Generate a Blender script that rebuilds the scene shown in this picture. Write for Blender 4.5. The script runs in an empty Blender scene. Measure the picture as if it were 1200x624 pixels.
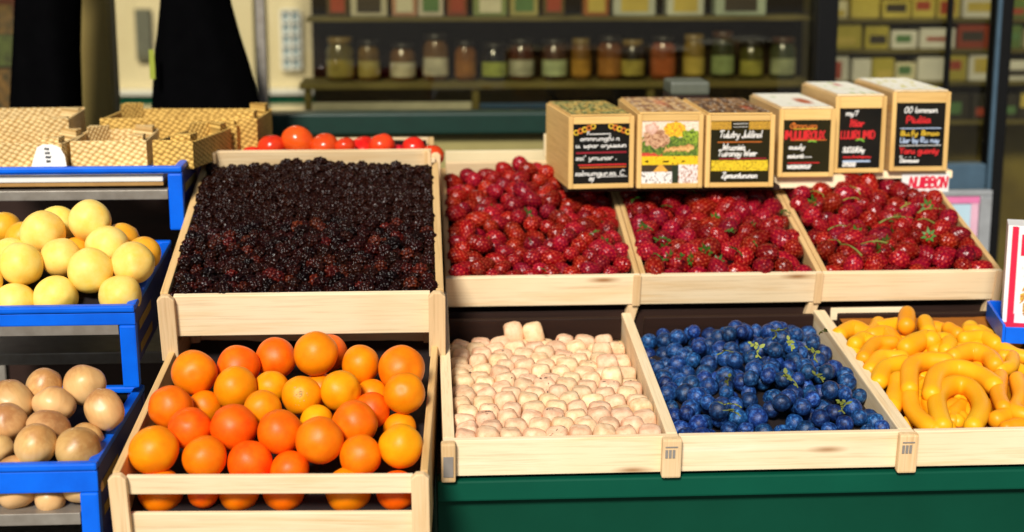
import bpy, bmesh, math, random
import numpy as np
from mathutils import Vector, Matrix, Euler, noise as mnoise

random.seed(7)
rng = np.random.default_rng(7)
R = math.radians
scene = bpy.context.scene
COL = scene.collection

# ------------------------------------------------------------------ camera
F, CX, CY = 1800.0, 600.0, 312.0          # focal length in pixels of a 1200 px wide frame
YAW, PIT = R(3.5), R(12.0)
CAM = np.array([0.0, -2.0, 1.55])
FW = np.array([math.sin(YAW) * math.cos(PIT), math.cos(YAW) * math.cos(PIT), -math.sin(PIT)])
RT = np.array([math.cos(YAW), -math.sin(YAW), 0.0])
UP = np.cross(RT, FW)

def ray(px, py):
    return FW * F + RT * (px - CX) - UP * (py - CY)

def at(px, py, Y):
    """world point seen at a pixel, on the vertical plane Y"""
    d = ray(px, py)
    return CAM + d * ((Y - CAM[1]) / d[1])

def on_heap(px, py, hp, push=0.0):
    """world point on a sloping heap plane Z = Z0 + s (Y - Y0); also metres per pixel there"""
    Y0, Z0, s = hp
    d = ray(px, py)
    t = (Z0 + s * (CAM[1] - Y0) - CAM[2]) / (d[2] - s * d[1])
    t += push / F
    return CAM + d * t, t

cam_data = bpy.data.cameras.new('camera')
cam_data.sensor_width = 36
cam_data.lens = 54
cam_data.clip_start = 0.05
cam_data.clip_end = 500
cam_data.dof.use_dof = True
cam_data.dof.focus_distance = 2.22
cam_data.dof.aperture_fstop = 3.1
cam = bpy.data.objects.new('camera', cam_data)
cam.location = CAM.tolist()
cam.rotation_euler = (R(90) - PIT, 0, -YAW)
COL.objects.link(cam)
scene.camera = cam

# ------------------------------------------------------------------ light
SUN_AZ = Vector((-0.30, -1.0, 0)).normalized()
SUN_EL = R(37)
sdir = Vector((SUN_AZ.x * math.cos(SUN_EL), SUN_AZ.y * math.cos(SUN_EL), math.sin(SUN_EL)))
sl = bpy.data.lights.new('sun', 'SUN')
sl.energy = 5.0
sl.angle = R(12)
sl.color = (1.0, 0.945, 0.865)
so = bpy.data.objects.new('sun', sl)
so.rotation_euler = sdir.to_track_quat('Z', 'Y').to_euler()
COL.objects.link(so)
w = bpy.data.worlds.new('World')
scene.world = w
w.use_nodes = True
nt = w.node_tree
bg = nt.nodes['Background']
sk = nt.nodes.new('ShaderNodeTexSky')
sk.sky_type = 'NISHITA'
sk.sun_disc = False
sk.sun_elevation = SUN_EL
sk.sun_rotation = math.atan2(SUN_AZ.x, SUN_AZ.y)
nt.links.new(sk.outputs[0], bg.inputs[0])
bg.inputs[1].default_value = 0.05
scene.view_settings.view_transform = 'Standard'
scene.view_settings.look = 'None'
scene.view_settings.exposure = 0
scene.view_settings.gamma = 1
scene.render.engine = 'CYCLES'
scene.cycles.max_bounces = 8
scene.cycles.use_denoising = True

# ------------------------------------------------------------------ materials
MATS = {}

class NB:
    """small node-tree builder"""
    def __init__(s, name):
        s.m = bpy.data.materials.new(name)
        s.m.use_nodes = True
        s.t = s.m.node_tree
        s.p = s.t.nodes['Principled BSDF']
        s.out = s.t.nodes['Material Output']
    def n(s, kind, **kw):
        nd = s.t.nodes.new('ShaderNode' + kind)
        for k, v in kw.items():
            if k.startswith('i_'):
                key = k[2:]
                nd.inputs[int(key) if key.isdigit() else key].default_value = v
            else:
                setattr(nd, k, v)
        return nd
    def l(s, a, b):
        s.t.links.new(a, b)
    def coords(s, scale=(1, 1, 1), rand=True, rot=(0, 0, 0), kind='Object'):
        tc = s.n('TexCoord')
        mp = s.n('Mapping')
        mp.inputs['Scale'].default_value = scale
        mp.inputs['Rotation'].default_value = rot
        s.l(tc.outputs[kind], mp.inputs['Vector'])
        if rand:
            oi = s.n('ObjectInfo')
            ml = s.n('VectorMath', operation='SCALE')
            ml.inputs[0].default_value = (13.1, 7.7, 21.3)
            s.l(oi.outputs['Random'], ml.inputs['Scale'])
            s.l(ml.outputs[0], mp.inputs['Location'])
        return mp.outputs[0]
    def noise(s, vec, scale, detail=4, rough=0.55, dist=0.0):
        nd = s.n('TexNoise')
        nd.inputs['Scale'].default_value = scale
        nd.inputs['Detail'].default_value = detail
        nd.inputs['Roughness'].default_value = rough
        nd.inputs['Distortion'].default_value = dist
        s.l(vec, nd.inputs['Vector'])
        return nd.outputs['Fac']
    def ramp(s, fac, stops):
        r = s.n('ValToRGB')
        cr = r.color_ramp
        while len(cr.elements) < len(stops):
            cr.elements.new(0.5)
        for e, (p, c) in zip(cr.elements, stops):
            e.position = p
            e.color = tuple(c) + ((1,) if len(c) == 3 else ())
        s.l(fac, r.inputs[0])
        return r.outputs[0]
    def mix(s, fac, a, b, blend='MIX'):
        m = s.n('MixRGB', blend_type=blend)
        for i, v in ((0, fac), (1, a), (2, b)):
            if hasattr(v, 'links') or hasattr(v, 'is_linked'):
                s.l(v, m.inputs[i])
            elif isinstance(v, (int, float)):
                m.inputs[i].default_value = v
            else:
                m.inputs[i].default_value = tuple(v) + ((1,) if len(v) == 3 else ())
        return m.outputs[0]
    def vary(s, col, amount=0.25, hue=0.0, sat=0.0):
        """vary value / hue per object"""
        oi = s.n('ObjectInfo')
        mr = s.n('MapRange')
        mr.inputs['To Min'].default_value = 1 - amount
        mr.inputs['To Max'].default_value = 1 + amount
        s.l(oi.outputs['Random'], mr.inputs['Value'])
        h = s.n('HueSaturation')
        s.l(col, h.inputs['Color'])
        s.l(mr.outputs[0], h.inputs['Value'])
        if hue:
            wn = s.n('TexWhiteNoise', noise_dimensions='1D')
            s.l(oi.outputs['Random'], wn.inputs['W'])
            m2 = s.n('MapRange')
            m2.inputs['To Min'].default_value = 0.5 - hue
            m2.inputs['To Max'].default_value = 0.5 + hue
            s.l(wn.outputs['Value'], m2.inputs['Value'])
            s.l(m2.outputs[0], h.inputs['Hue'])
        return h.outputs[0]
    def bump(s, h, strength=0.2, dist=0.002):
        b = s.n('Bump')
        b.inputs['Strength'].default_value = strength
        b.inputs['Distance'].default_value = dist
        s.l(h, b.inputs['Height'])
        s.l(b.outputs[0], s.p.inputs['Normal'])
    def set(s, col=None, rough=0.5, spec=0.5, **kw):
        if col is not None:
            if hasattr(col, 'is_linked'):
                s.l(col, s.p.inputs['Base Color'])
            else:
                s.p.inputs['Base Color'].default_value = tuple(col) + (1,)
        if hasattr(rough, 'is_linked'):
            s.l(rough, s.p.inputs['Roughness'])
        else:
            s.p.inputs['Roughness'].default_value = rough
        s.p.inputs['Specular IOR Level'].default_value = spec
        for k, v in kw.items():
            s.p.inputs[k.replace('_', ' ')].default_value = v
        return s.m

def wood(name, axis, c0, c1, c2, knots=True, rough=0.62):
    b = NB(name)
    sc = [46, 46, 46]
    sc[axis] = 2.6
    v = b.coords(tuple(sc))
    f1 = b.noise(v, 1.0, 5, 0.6, 0.6)
    col = b.ramp(f1, [(0.3, c1), (0.48, c0), (0.62, c0), (0.78, c2)])
    sc2 = [260, 260, 260]
    sc2[axis] = 7
    f2 = b.noise(b.coords(tuple(sc2)), 1.0, 3, 0.7)
    fine = b.ramp(f2, [(0.25, (0.72, 0.66, 0.58)), (0.5, (1, 1, 1)), (1, (1, 1, 1))])
    col = b.mix(0.75, col, fine, 'MULTIPLY')
    v3 = b.coords((5, 5, 5))
    f3 = b.noise(v3, 1.0, 2)
    tone = b.ramp(f3, [(0.3, (0.88, 0.80, 0.68)), (0.6, (1, 1, 1))])
    col = b.mix(0.55, col, tone, 'MULTIPLY')
    if knots:
        sk_ = [17, 17, 17]
        sk_[axis] = 3.6
        vo = b.n('TexVoronoi')
        vo.inputs['Scale'].default_value = 1.0
        b.l(b.coords(tuple(sk_)), vo.inputs['Vector'])
        kf = b.ramp(vo.outputs['Distance'], [(0.025, (0.9, 0.9, 0.9)), (0.07, (0.4, 0.4, 0.4)), (0.12, (0, 0, 0))])
        col = b.mix(kf, col, (0.32, 0.14, 0.045))
    col = b.vary(col, 0.1)
    b.bump(f2, 0.25, 0.001)
    return b.set(col, rough, 0.25)

PINE0, PINE1, PINE2 = (0.88, 0.71, 0.46), (0.80, 0.58, 0.32), (0.92, 0.79, 0.57)
OCH0, OCH1, OCH2 = (0.74, 0.48, 0.17), (0.60, 0.35, 0.10), (0.80, 0.57, 0.25)
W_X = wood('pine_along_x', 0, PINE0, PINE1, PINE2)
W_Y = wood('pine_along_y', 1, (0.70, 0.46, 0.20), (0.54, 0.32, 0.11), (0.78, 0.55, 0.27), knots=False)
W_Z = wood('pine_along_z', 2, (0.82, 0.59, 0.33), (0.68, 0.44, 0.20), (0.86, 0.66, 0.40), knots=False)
W_PALE = wood('pale_pine', 1, (0.88, 0.71, 0.45), (0.80, 0.58, 0.32), (0.92, 0.78, 0.54), knots=False)
W_BACK = wood('pale_back_board', 0, (0.78, 0.60, 0.36), (0.70, 0.50, 0.27), (0.82, 0.66, 0.43), knots=False)
W_BOX = wood('ochre_box_wood', 0, OCH0, OCH1, OCH2, knots=False)
W_BOXZ = wood('ochre_box_wood_upright', 2, OCH0, OCH1, OCH2, knots=False)
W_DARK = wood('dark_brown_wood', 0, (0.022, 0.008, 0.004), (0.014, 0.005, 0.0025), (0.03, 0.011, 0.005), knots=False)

def simple(name, c, rough=0.5, c2=None, nscale=30, spec=0.4, vary=0.0, bump=0.0, hue=0.0, **kw):
    b = NB(name)
    v = b.coords((1, 1, 1))
    f = b.noise(v, nscale, 4)
    if c2 is None:
        c2 = tuple(x * 0.8 for x in c)
    col = b.ramp(f, [(0.3, c2), (0.7, c)])
    if vary or hue:
        col = b.vary(col, vary, hue)
    if bump:
        b.bump(f, bump, 0.002)
    return b.set(col, rough, spec, **kw)

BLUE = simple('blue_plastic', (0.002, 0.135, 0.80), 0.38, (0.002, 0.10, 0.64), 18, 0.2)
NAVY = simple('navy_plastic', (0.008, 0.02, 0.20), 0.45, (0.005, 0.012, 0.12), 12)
BLACK = simple('black_paint', (0.005, 0.005, 0.005), 0.5, spec=0.15)
GAP_SHADE = simple('dark_gap_shade', (0.012, 0.006, 0.006), 0.8)  # near-black, shade between the fruit put into the sheet colour
RED_GAP_SHADE = simple('dark_red_gap_shade', (0.010, 0.001, 0.001), 0.9, spec=0.1)  # red darkened to act as shade between the berries
TAN_GAP = simple('tan_gap_fill', (0.16, 0.08, 0.04), 0.8)
YEL_GAP = simple('amber_gap_fill', (0.35, 0.11, 0.004), 0.8)
STEEL = simple('brushed_steel', (0.36, 0.33, 0.28), 0.4, (0.26, 0.23, 0.19), 40, Metallic=0.5)
SILVER = simple('silver_frame', (0.55, 0.57, 0.58), 0.35, Metallic=0.6)
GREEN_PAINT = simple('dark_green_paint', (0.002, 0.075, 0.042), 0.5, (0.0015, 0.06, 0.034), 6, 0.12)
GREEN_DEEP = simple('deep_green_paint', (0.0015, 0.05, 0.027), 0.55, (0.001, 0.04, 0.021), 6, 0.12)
SILL_GREEN = simple('sill_green', (0.004, 0.028, 0.018), 0.45)
OLIVE = simple('olive_panel', (0.34, 0.29, 0.10), 0.6, (0.26, 0.22, 0.075), 4)
GOLD_POST = simple('olive_gold_post', (0.30, 0.22, 0.055), 0.6, (0.23, 0.16, 0.035), 5)
CREAM = simple('cream_board', (0.66, 0.56, 0.34), 0.6, (0.56, 0.46, 0.26), 8)
GREYBLUE = simple('greyblue_frame', (0.055, 0.10, 0.14), 0.4)
WHITE = simple('white_paper', (0.8, 0.79, 0.74), 0.6, (0.72, 0.7, 0.66), 20)
PALEBLUE = simple('pale_blue_poster', (0.45, 0.60, 0.66), 0.5, (0.38, 0.54, 0.62), 5)
PINK = simple('pink_stripe', (0.75, 0.20, 0.40), 0.5)
RED_PRINT = simple('red_print', (0.70, 0.012, 0.05), 0.5)
GREEN_PRINT = simple('green_print', (0.01, 0.30, 0.10), 0.5)
CHALK = simple('white_chalk', (0.82, 0.80, 0.74), 0.9)
CHALK_RED = simple('red_chalk', (0.62, 0.018, 0.02), 0.9)
CHALK_DRED = simple('dark_red_chalk', (0.28, 0.008, 0.02), 0.9)
CHALK_ORANGE = simple('orange_chalk', (0.62, 0.16, 0.02), 0.9)
CHALK_YELLOW = simple('yellow_chalk', (0.72, 0.46, 0.03), 0.9)
CHALK_BLUE = simple('pale_blue_chalk', (0.45, 0.56, 0.75), 0.9)
CHALK_GREEN = simple('green_chalk', (0.22, 0.5, 0.05), 0.9)
SLATE = simple('chalkboard_black', (0.006, 0.006, 0.005), 0.8, (0.012, 0.010, 0.007), 14, 0.1)
SLATE_OLIVE = simple('chalkboard_olive', (0.022, 0.018, 0.005), 0.8, (0.016, 0.013, 0.004), 14, 0.1)
STAMP = simple('grey_stamp', (0.28, 0.25, 0.22), 0.8)
CLOTH = simple('black_cloth', (0.0022, 0.0022, 0.0025), 1.0, spec=0.0)
REFLECT = simple('yellow_green_strip', (0.30, 0.34, 0.03), 0.5)
LEAF = simple('leaf_green', (0.045, 0.16, 0.015), 0.5, (0.02, 0.09, 0.008), 120, vary=0.35)
STALK = simple('yellow_green_stalk', (0.24, 0.26, 0.045), 0.6, (0.14, 0.17, 0.02), 150, vary=0.3)
DARKSTEM = simple('dark_green_stem', (0.012, 0.03, 0.008), 0.6)
CORE = simple('brown_core', (0.22, 0.12, 0.04), 0.8)

def cardboard(name, c_hi, c_lo):
    b = NB(name)
    tc = b.n('TexCoord')
    sx = b.n('SeparateXYZ')
    b.l(tc.outputs['Object'], sx.inputs[0])
    ad = b.n('Math', operation='ADD')
    b.l(sx.outputs['X'], ad.inputs[0]); b.l(sx.outputs['Y'], ad.inputs[1])
    cx = b.n('CombineXYZ')
    b.l(ad.outputs[0], cx.inputs['X']); b.l(sx.outputs['Z'], cx.inputs['Y'])
    mp = b.n('Mapping')
    mp.inputs['Rotation'].default_value = (0, 0, R(32))
    mp.inputs['Scale'].default_value = (0.8, 1.15, 1)
    b.l(cx.outputs[0], mp.inputs['Vector'])
    vo = b.n('TexVoronoi', voronoi_dimensions='2D')
    vo.inputs['Scale'].default_value = 125
    vo.inputs['Randomness'].default_value = 0.22
    b.l(mp.outputs[0], vo.inputs['Vector'])
    c = b.ramp(vo.outputs['Distance'], [(0.22, c_hi), (0.50, tuple((a + 2 * d) / 3 for a, d in zip(c_hi, c_lo))), (0.68, c_lo)])
    f = b.noise(b.coords((1, 1, 1)), 14, 3)
    c = b.mix(0.6, c, b.ramp(f, [(0.3, (0.65, 0.6, 0.55)), (0.65, (1, 1, 1))]), 'MULTIPLY')
    b.bump(vo.outputs['Distance'], 0.7, -0.004)
    return b.set(c, 0.75, 0.2)

CARD = cardboard('embossed_cardboard', (0.84, 0.54, 0.14), (0.26, 0.13, 0.02))
CARD_LT = cardboard('pale_embossed_cardboard', (0.90, 0.68, 0.32), (0.42, 0.22, 0.05))
CARD_IN = simple('plain_cardboard', (0.42, 0.24, 0.07), 0.8, (0.34, 0.18, 0.05), 25)

def vcol_mat(name, rough=0.6, spec=0.3):
    b = NB(name)
    a = b.n('VertexColor', layer_name='Col')
    f = b.noise(b.coords((1, 1, 1)), 90, 3)
    c = b.mix(0.35, a.outputs[0], b.ramp(f, [(0.3, (0.7, 0.7, 0.7)), (0.6, (1, 1, 1))]), 'MULTIPLY')
    return b.set(c, rough, spec)
PRINT = vcol_mat('printed_card')

def fruit_mat(name, stops, nscale, rough=0.35, vary=0.12, hue=0.012, bump=0.15, bscale=160, spec=0.5, sss=0.0, coat=0.0):
    b = NB(name)
    f = b.noise(b.coords((1, 1, 1)), nscale, 4, 0.6)
    c = b.ramp(f, stops)
    c = b.vary(c, vary, hue)
    bf = b.noise(b.coords((1, 1, 1)), bscale, 2, 0.6)
    b.bump(bf, bump, 0.0015)
    m = b.set(c, rough, spec)
    if sss:
        b.p.inputs['Subsurface Weight'].default_value = sss
        b.p.inputs['Subsurface Radius'].default_value = (0.012, 0.005, 0.002)
        b.p.inputs['Subsurface Scale'].default_value = 1.0
    if coat:
        b.p.inputs['Coat Weight'].default_value = coat
        b.p.inputs['Coat Roughness'].default_value = 0.25
    return m

ORANGE = fruit_mat('orange_peel', [(0.3, (0.80, 0.13, 0.001)), (0.7, (0.88, 0.21, 0.002))], 1.2, 0.40, 0.1, 0.016, 0.16, 26, 0.25)
ORANGE_Y = fruit_mat('yellow_orange_peel', [(0.3, (0.86, 0.24, 0.001)), (0.7, (0.90, 0.34, 0.003))], 1.2, 0.40, 0.08, 0.01, 0.16, 26, 0.25)
LEMON = fruit_mat('lemon_peel', [(0.3, (0.90, 0.57, 0.08)), (0.7, (0.93, 0.70, 0.20))], 1.3, 0.45, 0.05, 0.008, 0.07, 14, 0.22)
LEMON_O = fruit_mat('ripe_lemon_peel', [(0.3, (0.76, 0.32, 0.012)), (0.7, (0.82, 0.42, 0.03))], 1.3, 0.42, 0.06, 0.006, 0.07, 14, 0.25)
TOMATO = fruit_mat('tomato_skin', [(0.3, (0.62, 0.018, 0.006)), (0.7, (0.72, 0.05, 0.010))], 1.2, 0.2, 0.12, 0.012, 0.0, 4, 0.4)
PEPPER = fruit_mat('golden_pepper_skin', [(0.3, (0.82, 0.31, 0.003)), (0.7, (0.90, 0.44, 0.010))], 9, 0.42, 0.08, 0.012, 0.10, 60, 0.3)

def onion_mat():
    b = NB('onion_skin')
    tc = b.coords((1, 1, 1), kind='Generated', rand=False)
    sx = b.n('SeparateXYZ')
    b.l(tc, sx.inputs[0])
    v = b.coords((3.2, 3.2, 0.7))
    f = b.noise(v, 1.3, 2, 0.5, 0.3)
    add = b.n('Math', operation='ADD')
    b.l(sx.outputs['Z'], add.inputs[0])
    ml = b.n('Math', operation='MULTIPLY', i_1=0.5)
    b.l(f, ml.inputs[0])
    b.l(ml.outputs[0], add.inputs[1])
    hal = b.n('Math', operation='MULTIPLY', i_1=0.74)
    b.l(add.outputs[0], hal.inputs[0])
    c = b.ramp(hal.outputs[0], [(0.20, (0.76, 0.48, 0.22)), (0.48, (0.70, 0.42, 0.17)), (0.70, (0.60, 0.33, 0.12)), (0.90, (0.42, 0.19, 0.06))])
    c = b.vary(c, 0.12, 0.01)
    b.bump(f, 0.12, 0.002)
    return b.set(c, 0.38, 0.4)
ONION = onion_mat()

def apricot_mat(name, spots):
    b = NB(name)
    f = b.noise(b.coords((1, 1, 1)), 1.5, 4, 0.6)
    c = b.ramp(f, [(0.28, (0.66, 0.36, 0.19)), (0.55, (0.80, 0.54, 0.32)), (0.75, (0.86, 0.65, 0.43))])
    if spots:
        f2 = b.noise(b.coords((1, 1, 1)), 2.1, 3, 0.6)
        c = b.mix(b.ramp(f2, [(0.60, (0, 0, 0)), (0.67, (1, 1, 1))]), c, (0.07, 0.03, 0.02))
    c = b.vary(c, 0.12, 0.012)
    bf = b.noise(b.coords((1, 1, 1)), 7, 3)
    b.bump(bf, 0.15, 0.0015)
    return b.set(c, 0.6, 0.3)
APRICOT = apricot_mat('pale_apricot_skin', False)
APRICOT_S = apricot_mat('blemished_apricot_skin', True)

def blue_mat():
    b = NB('blue_berry_skin')
    f = b.noise(b.coords((1, 1, 1)), 2.4, 5, 0.7)
    c = b.ramp(f, [(0.34, (0.002, 0.008, 0.04)), (0.52, (0.006, 0.040, 0.165)), (0.71, (0.06, 0.21, 0.50))])
    c = b.vary(c, 0.45, 0.012)
    f2 = b.noise(b.coords((1, 1, 1)), 11, 3)
    c = b.mix(0.6, c, b.ramp(f2, [(0.35, (0.5, 0.5, 0.55)), (0.6, (1, 1, 1))]), 'MULTIPLY')
    b.bump(f2, 0.35, 0.0015)
    return b.set(c, 0.42, 0.4)
BLUEB = blue_mat()

def seeded(name, base, seed, rough, vary, hue, spec=0.5):
    b = NB(name)
    a = b.n('VertexColor', layer_name='Col')
    sx = b.n('SeparateColor')
    b.l(a.outputs[0], sx.inputs[0])
    f = b.noise(b.coords((1, 1, 1)), 1.6, 3)
    c0 = b.ramp(f, [(0.3, tuple(x * 0.55 for x in base)), (0.7, base)])
    c = b.mix(sx.outputs[0], c0, seed)
    c = b.vary(c, vary, hue)
    return b.set(c, rough, spec)
STRAW = seeded('strawberry_skin', (0.24, 0.0010, 0.006), (0.52, 0.055, 0.025), 0.27, 0.35, 0.008, 0.30)
BLACKB = seeded('blackberry_skin', (0.011, 0.002, 0.0012), (0.03, 0.006, 0.003), 0.27, 0.7, 0.01, 0.16)
BLACKB_R = seeded('reddish_blackberry_skin', (0.040, 0.004, 0.002), (0.10, 0.016, 0.006), 0.30, 0.5, 0.01, 0.16)

def glass_mat(name, tint, refl=1.0):
    b = NB(name)
    t = b.n('BsdfTransparent')
    t.inputs[0].default_value = tint + (1,)
    g = b.n('BsdfGlossy')
    g.inputs['Roughness'].default_value = 0.02
    f = b.n('Fresnel', i_IOR=1.45)
    nz = b.noise(b.coords((1, 1, 1)), 3, 2)
    ml = b.n('Math', operation='MULTIPLY')
    b.l(f.outputs[0], ml.inputs[0])
    ml.inputs[1].default_value = refl
    mx = b.n('MixShader')
    b.l(ml.outputs[0], mx.inputs[0])
    b.l(t.outputs[0], mx.inputs[1])
    b.l(g.outputs[0], mx.inputs[2])
    b.l(mx.outputs[0], b.out.inputs['Surface'])
    return b.m
GLASS = glass_mat('window_glass', (0.88, 0.87, 0.78), 1.0)

def paving():
    b = NB('pavement_slabs')
    v = b.coords((1, 1, 1), rand=False)
    br = b.n('TexBrick')
    br.inputs['Scale'].default_value = 2.0
    br.inputs['Color1'].default_value = (0.22, 0.21, 0.19, 1)
    br.inputs['Color2'].default_value = (0.27, 0.25, 0.23, 1)
    br.inputs['Mortar'].default_value = (0.10, 0.10, 0.09, 1)
    br.inputs['Mortar Size'].default_value = 0.01
    b.l(v, br.inputs['Vector'])
    c = b.mix(0.5, br.outputs[0], b.ramp(b.noise(v, 6, 6), [(0.3, (0.6, 0.6, 0.6)), (0.7, (1, 1, 1))]), 'MULTIPLY')
    return b.set(c, 0.85, 0.3)
PAVE = paving()

# ------------------------------------------------------------------ object helpers
def link(o, parent=None):
    COL.objects.link(o)
    if parent is not None:
        o.parent = parent
    return o

def tag(o, label=None, cat=None, group=None, kind=None):
    if label: o['label'] = label
    if cat: o['category'] = cat
    if group: o['group'] = group
    if kind: o['kind'] = kind
    return o

def empty(name, loc=(0, 0, 0), rot=(0, 0, 0), label=None, cat=None, group=None):
    o = bpy.data.objects.new(name, None)
    o.empty_display_size = 0.05
    o.location = loc
    o.rotation_euler = rot
    link(o)
    return tag(o, label, cat, group)

def mesh_from(name, bm, m, smooth=False):
    me = bpy.data.meshes.new(name)
    bm.normal_update()
    bm.to_mesh(me)
    bm.free()
    if m is not None:
        me.materials.append(m)
    if smooth:
        me.polygons.foreach_set('use_smooth', [True] * len(me.polygons))
    return me

def obj(name, bm, m, parent=None, smooth=False, loc=None, rot=None):
    me = bm if isinstance(bm, bpy.types.Mesh) else mesh_from(name, bm, m, smooth)
    o = bpy.data.objects.new(name, me)
    if loc is not None: o.location = loc
    if rot is not None: o.rotation_euler = rot
    return link(o, parent)

def add_box(bm, lo, hi, bev=0.0015, seg=2):
    r = bmesh.ops.create_cube(bm, size=1.0)
    vs = r['verts']
    c = [(a + b) / 2 for a, b in zip(lo, hi)]
    s = [max(abs(b - a), 1e-5) for a, b in zip(lo, hi)]
    for v in vs:
        v.co = Vector((v.co.x * s[0] + c[0], v.co.y * s[1] + c[1], v.co.z * s[2] + c[2]))
    if bev > 0:
        bev = min(bev, 0.3 * min(s))
        es = list({e for v in vs for e in v.link_edges})
        bmesh.ops.bevel(bm, geom=es, offset=bev, segments=seg, affect='EDGES', profile=0.6)
    return bm

def box(lo, hi, bev=0.0015, seg=2):
    return add_box(bmesh.new(), lo, hi, bev, seg)

def add_prism(bm, prof, lo, hi, axis=0, bev=0.0):
    """extrude a 2D profile along an axis (0: profile in y,z; 1: in x,z; 2: in x,y)"""
    def mk(a, t):
        return {0: (t, a[0], a[1]), 1: (a[0], t, a[1]), 2: (a[0], a[1], t)}[axis]
    v0 = [bm.verts.new(mk(p, lo)) for p in prof]
    v1 = [bm.verts.new(mk(p, hi)) for p in prof]
    n = len(prof)
    fs = [bm.faces.new(v0), bm.faces.new(list(reversed(v1)))]
    for i in range(n):
        fs.append(bm.faces.new((v0[i], v1[i], v1[(i + 1) % n], v0[(i + 1) % n])))
    bmesh.ops.recalc_face_normals(bm, faces=fs)
    if bev:
        es = list({e for f in fs for e in f.edges})
        bmesh.ops.bevel(bm, geom=es, offset=bev, segments=2, affect='EDGES', profile=0.6)
    return bm

def prism(prof, lo, hi, axis=0, bev=0.0):
    return add_prism(bmesh.new(), prof, lo, hi, axis, bev)

def add_lathe(bm, prof, n=24):
    rings = []
    for r, z in prof:
        rings.append([bm.verts.new((r * math.cos(2 * math.pi * i / n), r * math.sin(2 * math.pi * i / n), z)) for i in range(n)])
    for a, b in zip(rings, rings[1:]):
        for i in range(n):
            bm.faces.new((a[i], a[(i + 1) % n], b[(i + 1) % n], b[i]))
    bm.faces.new(list(reversed(rings[0])))
    bm.faces.new(rings[-1])
    return bm

def catmull(pts, n=6):
    P = [Vector(p) for p in pts]
    out = []
    for i in range(len(P) - 1):
        p0 = P[max(i - 1, 0)]; p1 = P[i]; p2 = P[i + 1]; p3 = P[min(i + 2, len(P) - 1)]
        for k in range(n):
            t = k / n
            out.append(0.5 * ((2 * p1) + (p2 - p0) * t + (2 * p0 - 5 * p1 + 4 * p2 - p3) * t * t + (3 * p1 - p0 - 3 * p2 + p3) * t ** 3))
    out.append(P[-1])
    return out

def add_tube(bm, pts, rad, n=14):
    """rad: function of t in 0..1"""
    m = len(pts)
    up = Vector((0.1, 0.2, 1)).normalized()
    rings = []
    for i, p in enumerate(pts):
        d = (pts[min(i + 1, m - 1)] - pts[max(i - 1, 0)]).normalized()
        x = d.cross(up)
        if x.length < 1e-3:
            x = d.cross(Vector((1, 0, 0)))
        x.normalize()
        y = d.cross(x).normalized()
        r = rad(i / (m - 1))
        rings.append([bm.verts.new(p + (x * math.cos(2 * math.pi * k / n) + y * math.sin(2 * math.pi * k / n)) * r) for k in range(n)])
    for a, b in zip(rings, rings[1:]):
        for k in range(n):
            bm.faces.new((a[k], a[(k + 1) % n], b[(k + 1) % n], b[k]))
    bm.faces.new(list(reversed(rings[0])))
    bm.faces.new(rings[-1])
    bmesh.ops.recalc_face_normals(bm, faces=bm.faces)
    return bm

# ------------------------------------------------------------------ fruit meshes
def ico(sub):
    bm = bmesh.new()
    bmesh.ops.create_icosphere(bm, subdivisions=sub, radius=1.0)
    return bm

def fib(n):
    k = np.arange(n) + 0.5
    ph = np.arccos(1 - 2 * k / n)
    th = math.pi * (1 + 5 ** 0.5) * k
    return np.stack([np.cos(th) * np.sin(ph), np.sin(th) * np.sin(ph), np.cos(ph)], 1)

def shape_mesh(name, m, fn, sub=4):
    bm = ico(sub)
    for v in bm.verts:
        v.co = Vector(fn(v.co.copy()))
    return mesh_from(name, bm, m, True)

def round_fruit(name, m, seed, flat=0.95, lump=0.02, dimple=0.06, nub=0.0, sub=4):
    def fn(p):
        n = mnoise.noise(p * 1.3 + Vector((seed * 3.1, seed * 1.7, 0)))
        q = p * (1 + lump * n)
        c = max(0.0, p.z)
        ang = math.acos(max(-1, min(1, p.z)))
        q *= 1 - dimple * math.exp(-(ang / 0.22) ** 2)
        ang2 = math.pi - ang
        q *= 1 + nub * math.exp(-(ang2 / 0.2) ** 2) + nub * 0.6 * math.exp(-(ang / 0.25) ** 2)
        return (q.x, q.y, q.z * flat)
    return shape_mesh(name, m, fn, sub)

def seeded_berry(name, m, seed, nd, depth, prof, sub=4, seedsize=0.3, jitter=0.0):
    """round berry covered with drupelets / seeds on a lattice; Col.r marks the seeds"""
    pts = fib(nd)
    if jitter:
        pts = pts + np.random.default_rng(seed).normal(0, jitter, pts.shape)
        pts /= np.linalg.norm(pts, axis=1)[:, None]
    bm = ico(sub)
    cols = []
    spacing = math.sqrt(4 * math.pi / nd)
    for v in bm.verts:
        p = v.co.copy()
        d = np.sqrt(((pts - np.array(p)) ** 2).sum(1)).min() / spacing
        bumpv = max(0.0, 1 - (d / 0.62) ** 2)
        cols.append(1.0 if d < seedsize else max(0.0, 1 - (d - seedsize) / 0.12))
        n = mnoise.noise(p * 1.1 + Vector((seed * 2.3, 0, seed)))
        k = 1 + depth * (math.sqrt(bumpv) - 0.6) + 0.06 * n
        r = prof(p.z)
        v.co = Vector((p.x * k * r, p.y * k * r, p.z * k))
    me = mesh_from(name, bm, m, True)
    a = me.color_attributes.new('Col', 'FLOAT_COLOR', 'POINT')
    buf = np.zeros((len(cols), 4), 'f')
    buf[:, 0] = cols
    buf[:, 3] = 1
    a.data.foreach_set('color', buf.ravel())
    return me

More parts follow.
